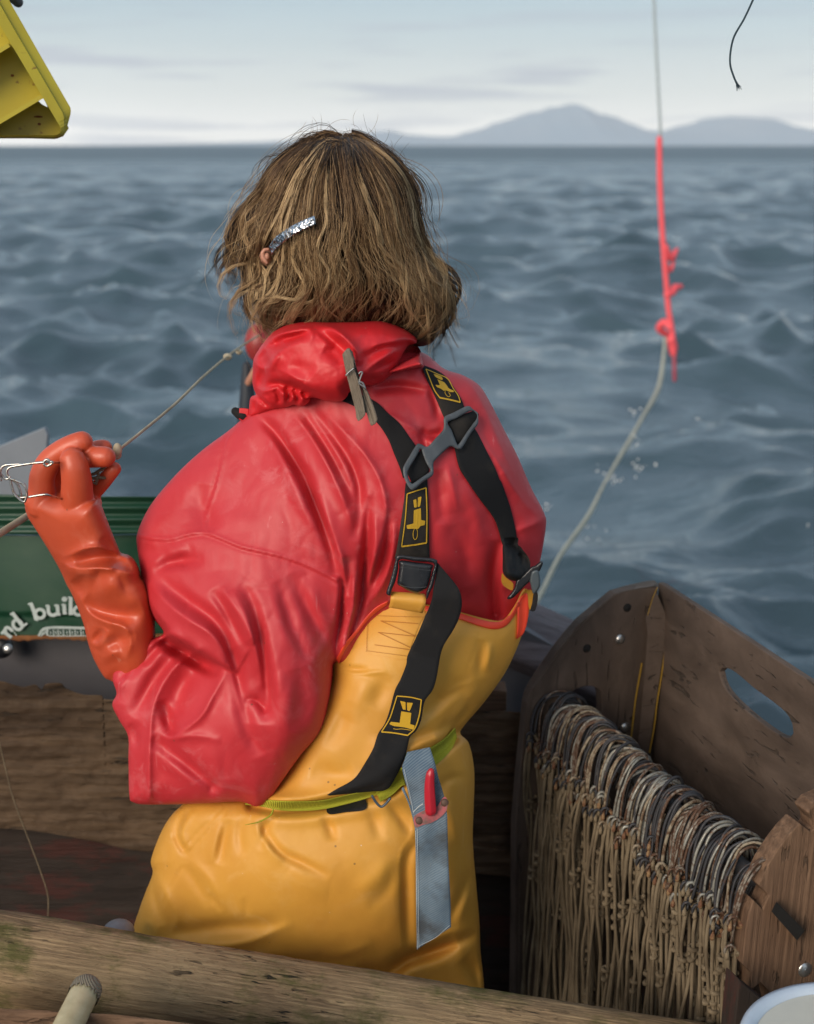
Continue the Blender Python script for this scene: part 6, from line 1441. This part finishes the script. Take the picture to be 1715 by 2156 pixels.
G = [[(640, 185), (450, 310), (360, 450), (262, 590), (212, 740), (178, 880), (205, 1000)],
     [(680, 180), (500, 330), (410, 480), (300, 620), (250, 780), (215, 900), (240, 985)],
     [(700, 190), (540, 340), (440, 500), (370, 650), (330, 850), (350, 980), (290, 1080), (285, 1160), (345, 1230)],
     [(720, 190), (580, 350), (500, 550), (440, 700), (400, 920), (350, 1050), (300, 1110), (310, 1210), (395, 1290)],
     [(740, 200), (620, 380), (560, 600), (530, 800), (560, 980), (500, 1100), (415, 1180), (405, 1260), (450, 1310)],
     [(760, 200), (670, 400), (640, 600), (610, 800), (640, 980), (610, 1120), (500, 1190), (430, 1250), (440, 1310)],
     [(780, 200), (710, 400), (690, 640), (665, 850), (700, 1030), (690, 1150), (640, 1230), (580, 1250)],
     [(800, 200), (760, 420), (765, 650), (740, 850), (765, 1040), (740, 1170), (760, 1270)],
     [(820, 200), (820, 400), (850, 650), (830, 850), (850, 1030), (810, 1160), (830, 1270)],
     [(840, 195), (875, 400), (905, 600), (895, 800), (940, 980), (900, 1120), (890, 1200), (910, 1275)],
     [(850, 195), (890, 340), (915, 460), (960, 620), (1040, 830), (1130, 980), (1150, 1090), (1110, 1200), (1100, 1280)],
     [(870, 190), (960, 340), (1030, 550), (1080, 750), (1160, 950), (1235, 1090), (1255, 1210), (1225, 1310)],
     [(880, 185), (1010, 325), (1105, 540), (1170, 780), (1260, 950), (1330, 1100), (1365, 1230), (1330, 1330)],
     [(890, 180), (1050, 310), (1160, 500), (1225, 720), (1300, 900), (1380, 1080), (1405, 1230), (1390, 1360)],
     [(900, 175), (1100, 295), (1215, 470), (1262, 680), (1335, 860), (1425, 1020), (1470, 1180), (1440, 1350)],
     [(910, 170), (1130, 270), (1255, 440), (1288, 660), (1360, 850), (1460, 980), (1520, 1080), (1500, 1200)]]
NG_ = 26
for _k, _g in enumerate(G):
    if _k < 6: G[_k] = [(850, 182), (795, 165), (_g[0][0], _g[0][1] - 14)] + _g[1:]
    elif _k > 9: G[_k] = [(850, 182), (900 + 9 * (_k - 10), 168)] + _g[1:]
    else: G[_k] = [(850, 180), (_g[0][0], 184)] + _g[1:]
for _g in G[6:11]: _g[-1] = (_g[-1][0], _g[-1][1] + 60)
GA = np.array([catmull(Z1(g), NG_) for g in G])
def strands(n_lock, per, seed, r0=.00032, spread=1.0, lift=(0, .016), tone=(.1, .75), stray=False, srange=(0, .45), lrange=(.55, 1.0), wscale=1.0, crossing=0):
    rng = np.random.default_rng(seed)
    out = []; tones = []
    for L in range(n_lock):
        gpos = rng.uniform(0, len(G) - 1.001); i = int(gpos); fr_ = gpos - i
        base = GA[i] * (1 - fr_) + GA[i + 1] * fr_
        s0 = rng.uniform(*srange) if rng.random() < .75 else 0; s1 = min(1.0, s0 + rng.uniform(*lrange)); s1 = max(s1, .35)
        if rng.random() < .6 and not crossing: s1 = 1.0
        t = np.linspace(s0, s1, NG_)
        c = np.stack([np.interp(t, np.linspace(0, 1, NG_), base[:, k]) for k in (0, 1)], 1)
        tan = np.gradient(c, axis=0); tan /= np.linalg.norm(tan, axis=1)[:, None] + 1e-9; nor = np.stack([-tan[:, 1], tan[:, 0]], 1)
        # lock-scale wandering, stronger toward the ends
        wl = rng.uniform(.5, 1.2); ph = rng.uniform(0, 6.28); am = rng.uniform(4, 20) * spread
        wl2 = rng.uniform(2.2, 3.8); am2 = rng.uniform(7, 24)
        c = c + nor * (am * np.sin(t * wl * 6.28 + ph) * t ** 1.1 + am2 * np.sin(t * wl2 * 6.28 + ph * 2) * np.clip(t - .35, 0, 1) * 1.6)[:, None]
        c = c + tan * ((rng.normal(0, 20)) * t ** 4)[:, None] + rng.normal(0, 4.5, 2) * ((1 - t) ** 3)[:, None]
        curl = (rng.normal(0, 1) + (-.1 if gpos < 5 else .4 if gpos > 12 else 0)) * 26 * np.clip((t - .78) / .22, 0, 1) ** 1.6
        c = c + nor * curl[:, None] + rng.normal(0, 5 * spread, 2)
        w0 = rng.uniform(4, 15) * spread * wscale; c = c + nor * (crossing * rng.normal(0, 30) * np.sin(np.clip((t - s0) / (s1 - s0 + 1e-6), 0, 1) * 3))[:, None]; lf = rng.uniform(*lift); tn = rng.uniform(*tone)
        body_ = .12 + .88 * np.sin(np.pi * np.clip((t - s0) / (s1 - s0 + 1e-6) * .82 + .14, 0, 1)) ** .8
        for k in range(per):
            o_ = rng.normal(0, .45); d_ = rng.normal(0, .35)
            fz = rng.normal(0, 1, 3)
            off = w0 * body_ * o_ + 1.8 * np.sin(t * (8 + 5 * abs(fz[0])) + fz[1] * 3) * (.3 + t) + 5 * fz[2] * np.clip(t - .6, 0, 1) ** 1.5 * 2
            p = c + nor * off[:, None]
            if stray:
                p = p + nor * (rng.normal(0, 20) * np.sin(np.clip((t - s0) / (s1 - s0), 0, 1) * rng.uniform(1.5, 4)))[:, None]
            m_ = NG_ if rng.random() < .6 else int(NG_ * rng.uniform(.6, 1))
            out.append((p, m_, lf * (.35 + .65 * np.sin(np.pi * np.clip((t - s0) / (s1 - s0 + 1e-6), 0, 1)) ** .7) + .0035 * d_))
            tones.append(np.clip(tn + rng.normal(0, .07) + .42 * (t - .58), 0, 1))
    return out, tones
def hair_mesh(name, data, tones, r0, parent, cull=True):
    allp = np.array([d[0] for d in data]); N = len(allp)
    Y = HB.ev_y(allp.reshape(-1, 2)).reshape(N, NG_)
    lift = np.array([d[2] for d in data])
    Y = Y - lift
    ear = Z1([(398, 862)])[0]
    dE = np.hypot((allp[..., 0] - ear[0]) / 9.5, (allp[..., 1] - ear[1]) / 15)
    keep = (dE.min(1) > 1)
    allp = allp[keep]; Y = Y[keep]; T = np.array(tones)[keep]; ms = np.array([d[1] for d in data])[keep]; N = len(allp)
    X = Pn(allp[..., 0], allp[..., 1], Y)
    rr_ = np.interp(np.linspace(0, 1, NG_), [0, .1, .75, 1], [.5, 1, .9, .25]) * r0
    # truncate shorter strands by collapsing the radius
    idx = np.arange(NG_)[None]; rad = np.where(idx >= ms[:, None], 1e-6, np.where(idx >= ms[:, None] - 3, .4, 1) * rr_[None])
    X = np.where((idx >= ms[:, None])[..., None], X[np.arange(N), ms - 1][:, None], X)
    Tn = np.gradient(X, axis=1); Tn /= np.linalg.norm(Tn, axis=2)[..., None] + 1e-9
    A = np.cross(Tn, np.array([0, -1., .25])); A /= np.linalg.norm(A, axis=2)[..., None] + 1e-9; B = np.cross(Tn, A)
    V = np.stack([X + rad[..., None] * (math.cos(a) * A + math.sin(a) * B) for a in (1.57, 3.66, 5.76)], 2)   # N, NG, 3, 3
    I = np.arange(N * NG_ * 3).reshape(N, NG_, 3); J = np.roll(I, -1, 2)
    F = np.stack([I[:, :-1], J[:, :-1], J[:, 1:], I[:, 1:]], -1).reshape(-1, 4)
    o = mesh_obj(name, V.reshape(-1, 3), F, HAIRM, parent)
    at = o.data.attributes.new('tone', 'FLOAT', 'POINT'); at.data.foreach_set('value', np.repeat(T, 3, axis=1).reshape(-1).astype(np.float32))
    return o
def _evy(q):
    d = poly_dist(q, HB.out, True)[0] * np.where(inside(q, HB.out), 1, -1)
    y, _ = HB.ev(q)
    return np.where(d > 0, y, HB.y0(q))
HB.ev_y = _evy
HAIRM = hair_mat('hair_fibre', True)
d1, t1 = strands(230, 34, 1, lift=(-.014, .018), tone=(-.3, .40), wscale=.72)  # deeper locks toned darker, gap shade put into their tone
d2, t2 = strands(80, 28, 2, lift=(.004, .028), tone=(.25, 1.0), srange=(.05, .6), wscale=.7)
d3, t3 = strands(34, 16, 5, lift=(.014, .030), tone=(.8, 1.1), srange=(0, .5), spread=.8, wscale=.6)
d5, t5 = strands(60, 9, 6, lift=(.010, .026), tone=(-.1, .7), srange=(.2, .35), lrange=(.2, .4), stray=True, crossing=.5)
hair_mesh('hair_locks', d1 + d2 + d3 + d5, t1 + t2 + t3 + t5, .00034, hair)
d4, t4 = strands(320, 3, 9, lift=(.010, .042), tone=(.35, .9), stray=True, spread=1.4)
hair_mesh('stray_hairs', d4, t4, .00020, hair)
# flyaways over the crown and sides
rng = np.random.default_rng(11); fl = []; ft_ = []
for k in range(240):
    if k < 180:
        a = rng.uniform(-2.7, -.35); c0 = np.array((866, 560)); r1, r2 = rng.uniform(330, 420), rng.uniform(400, 470)
        c0 = Z1([(830 + 420 * math.cos(a), 600 + 450 * math.sin(a))])[0]
        st = np.array(c0) + rng.normal(0, 8, 2); dr_ = rng.uniform(0, 6.28); L_ = rng.uniform(20, 75); cv = rng.normal(0, 2.2)
    else:
        c0 = Z1([(rng.choice([300, 1480]) + rng.normal(0, 25), rng.uniform(950, 1250))])[0]; st = np.array(c0); dr_ = rng.uniform(0, 6.28); L_ = rng.uniform(12, 40); cv = rng.normal(0, 3)
    t = np.linspace(0, 1, NG_); ang = dr_ + cv * t; p = st + np.cumsum(np.stack([np.cos(ang), np.sin(ang)], 1) * L_ / NG_, 0)
    fl.append((p, NG_, np.full(NG_, .01) * rng.uniform(-1, 1.5))); ft_.append(np.full(NG_, rng.uniform(.2, .7)))
hair_mesh('flyaway_hairs', fl, ft_, .00019, hair)['kind'] = 'stuff'
# metal barrette
BR = lambda q: HB.ev_y(np.asarray(q, float).reshape(-1, 2)) - .040
m = M('hammered_metal', (.45, .47, .50), .25, 1.0); m.bump(m.vor(260), .9, .0015); m.base(m.mix(m.ramp(m.vor(230), [(.15, 0), (.5, 1)]), (.22, .23, .25), (.62, .66, .72)))
strip('barrette', Z1([(413, 798), (450, 745), (510, 700), (580, 660), (640, 632), (684, 616)]), Z1([(428, 848), (470, 800), (530, 752), (600, 708), (655, 682), (694, 664)]), BR, 0, .003, m.m, hair, nc=8, smooth=3, label='hammered silver metal barrette')
# visible ear lobe
V1, f1 = ellipsoid(P(*Z1([(396, 856)])[0], 1.765), (.0048, .006, .0095), Vector((.3, -1, 0)).to_track_quat('Z', 'Y')); 
u_ = Z1([(380, 830), (372, 855), (384, 880), (400, 898)]); u2 = Z1([(410, 820), (424, 850), (418, 880), (404, 900)])
V2, f2 = tube_arrays([P(*Z1([p])[0], 1.757) for p in ((408, 815), (388, 818), (374, 838), (378, 866), (392, 886), (400, 896))], [.0018, .0024, .0027, .0028, .0026, .002], 10)
V3, f3 = tube_arrays([P(*Z1([(396, 856)])[0], 1.765), P(*Z1([(430, 850)])[0], 1.83)], [.005, .02], 10)
remeshed('ear', [(V1, f1), (V2, f2), (V3, f3)], .0009, 2, SKIN, person)
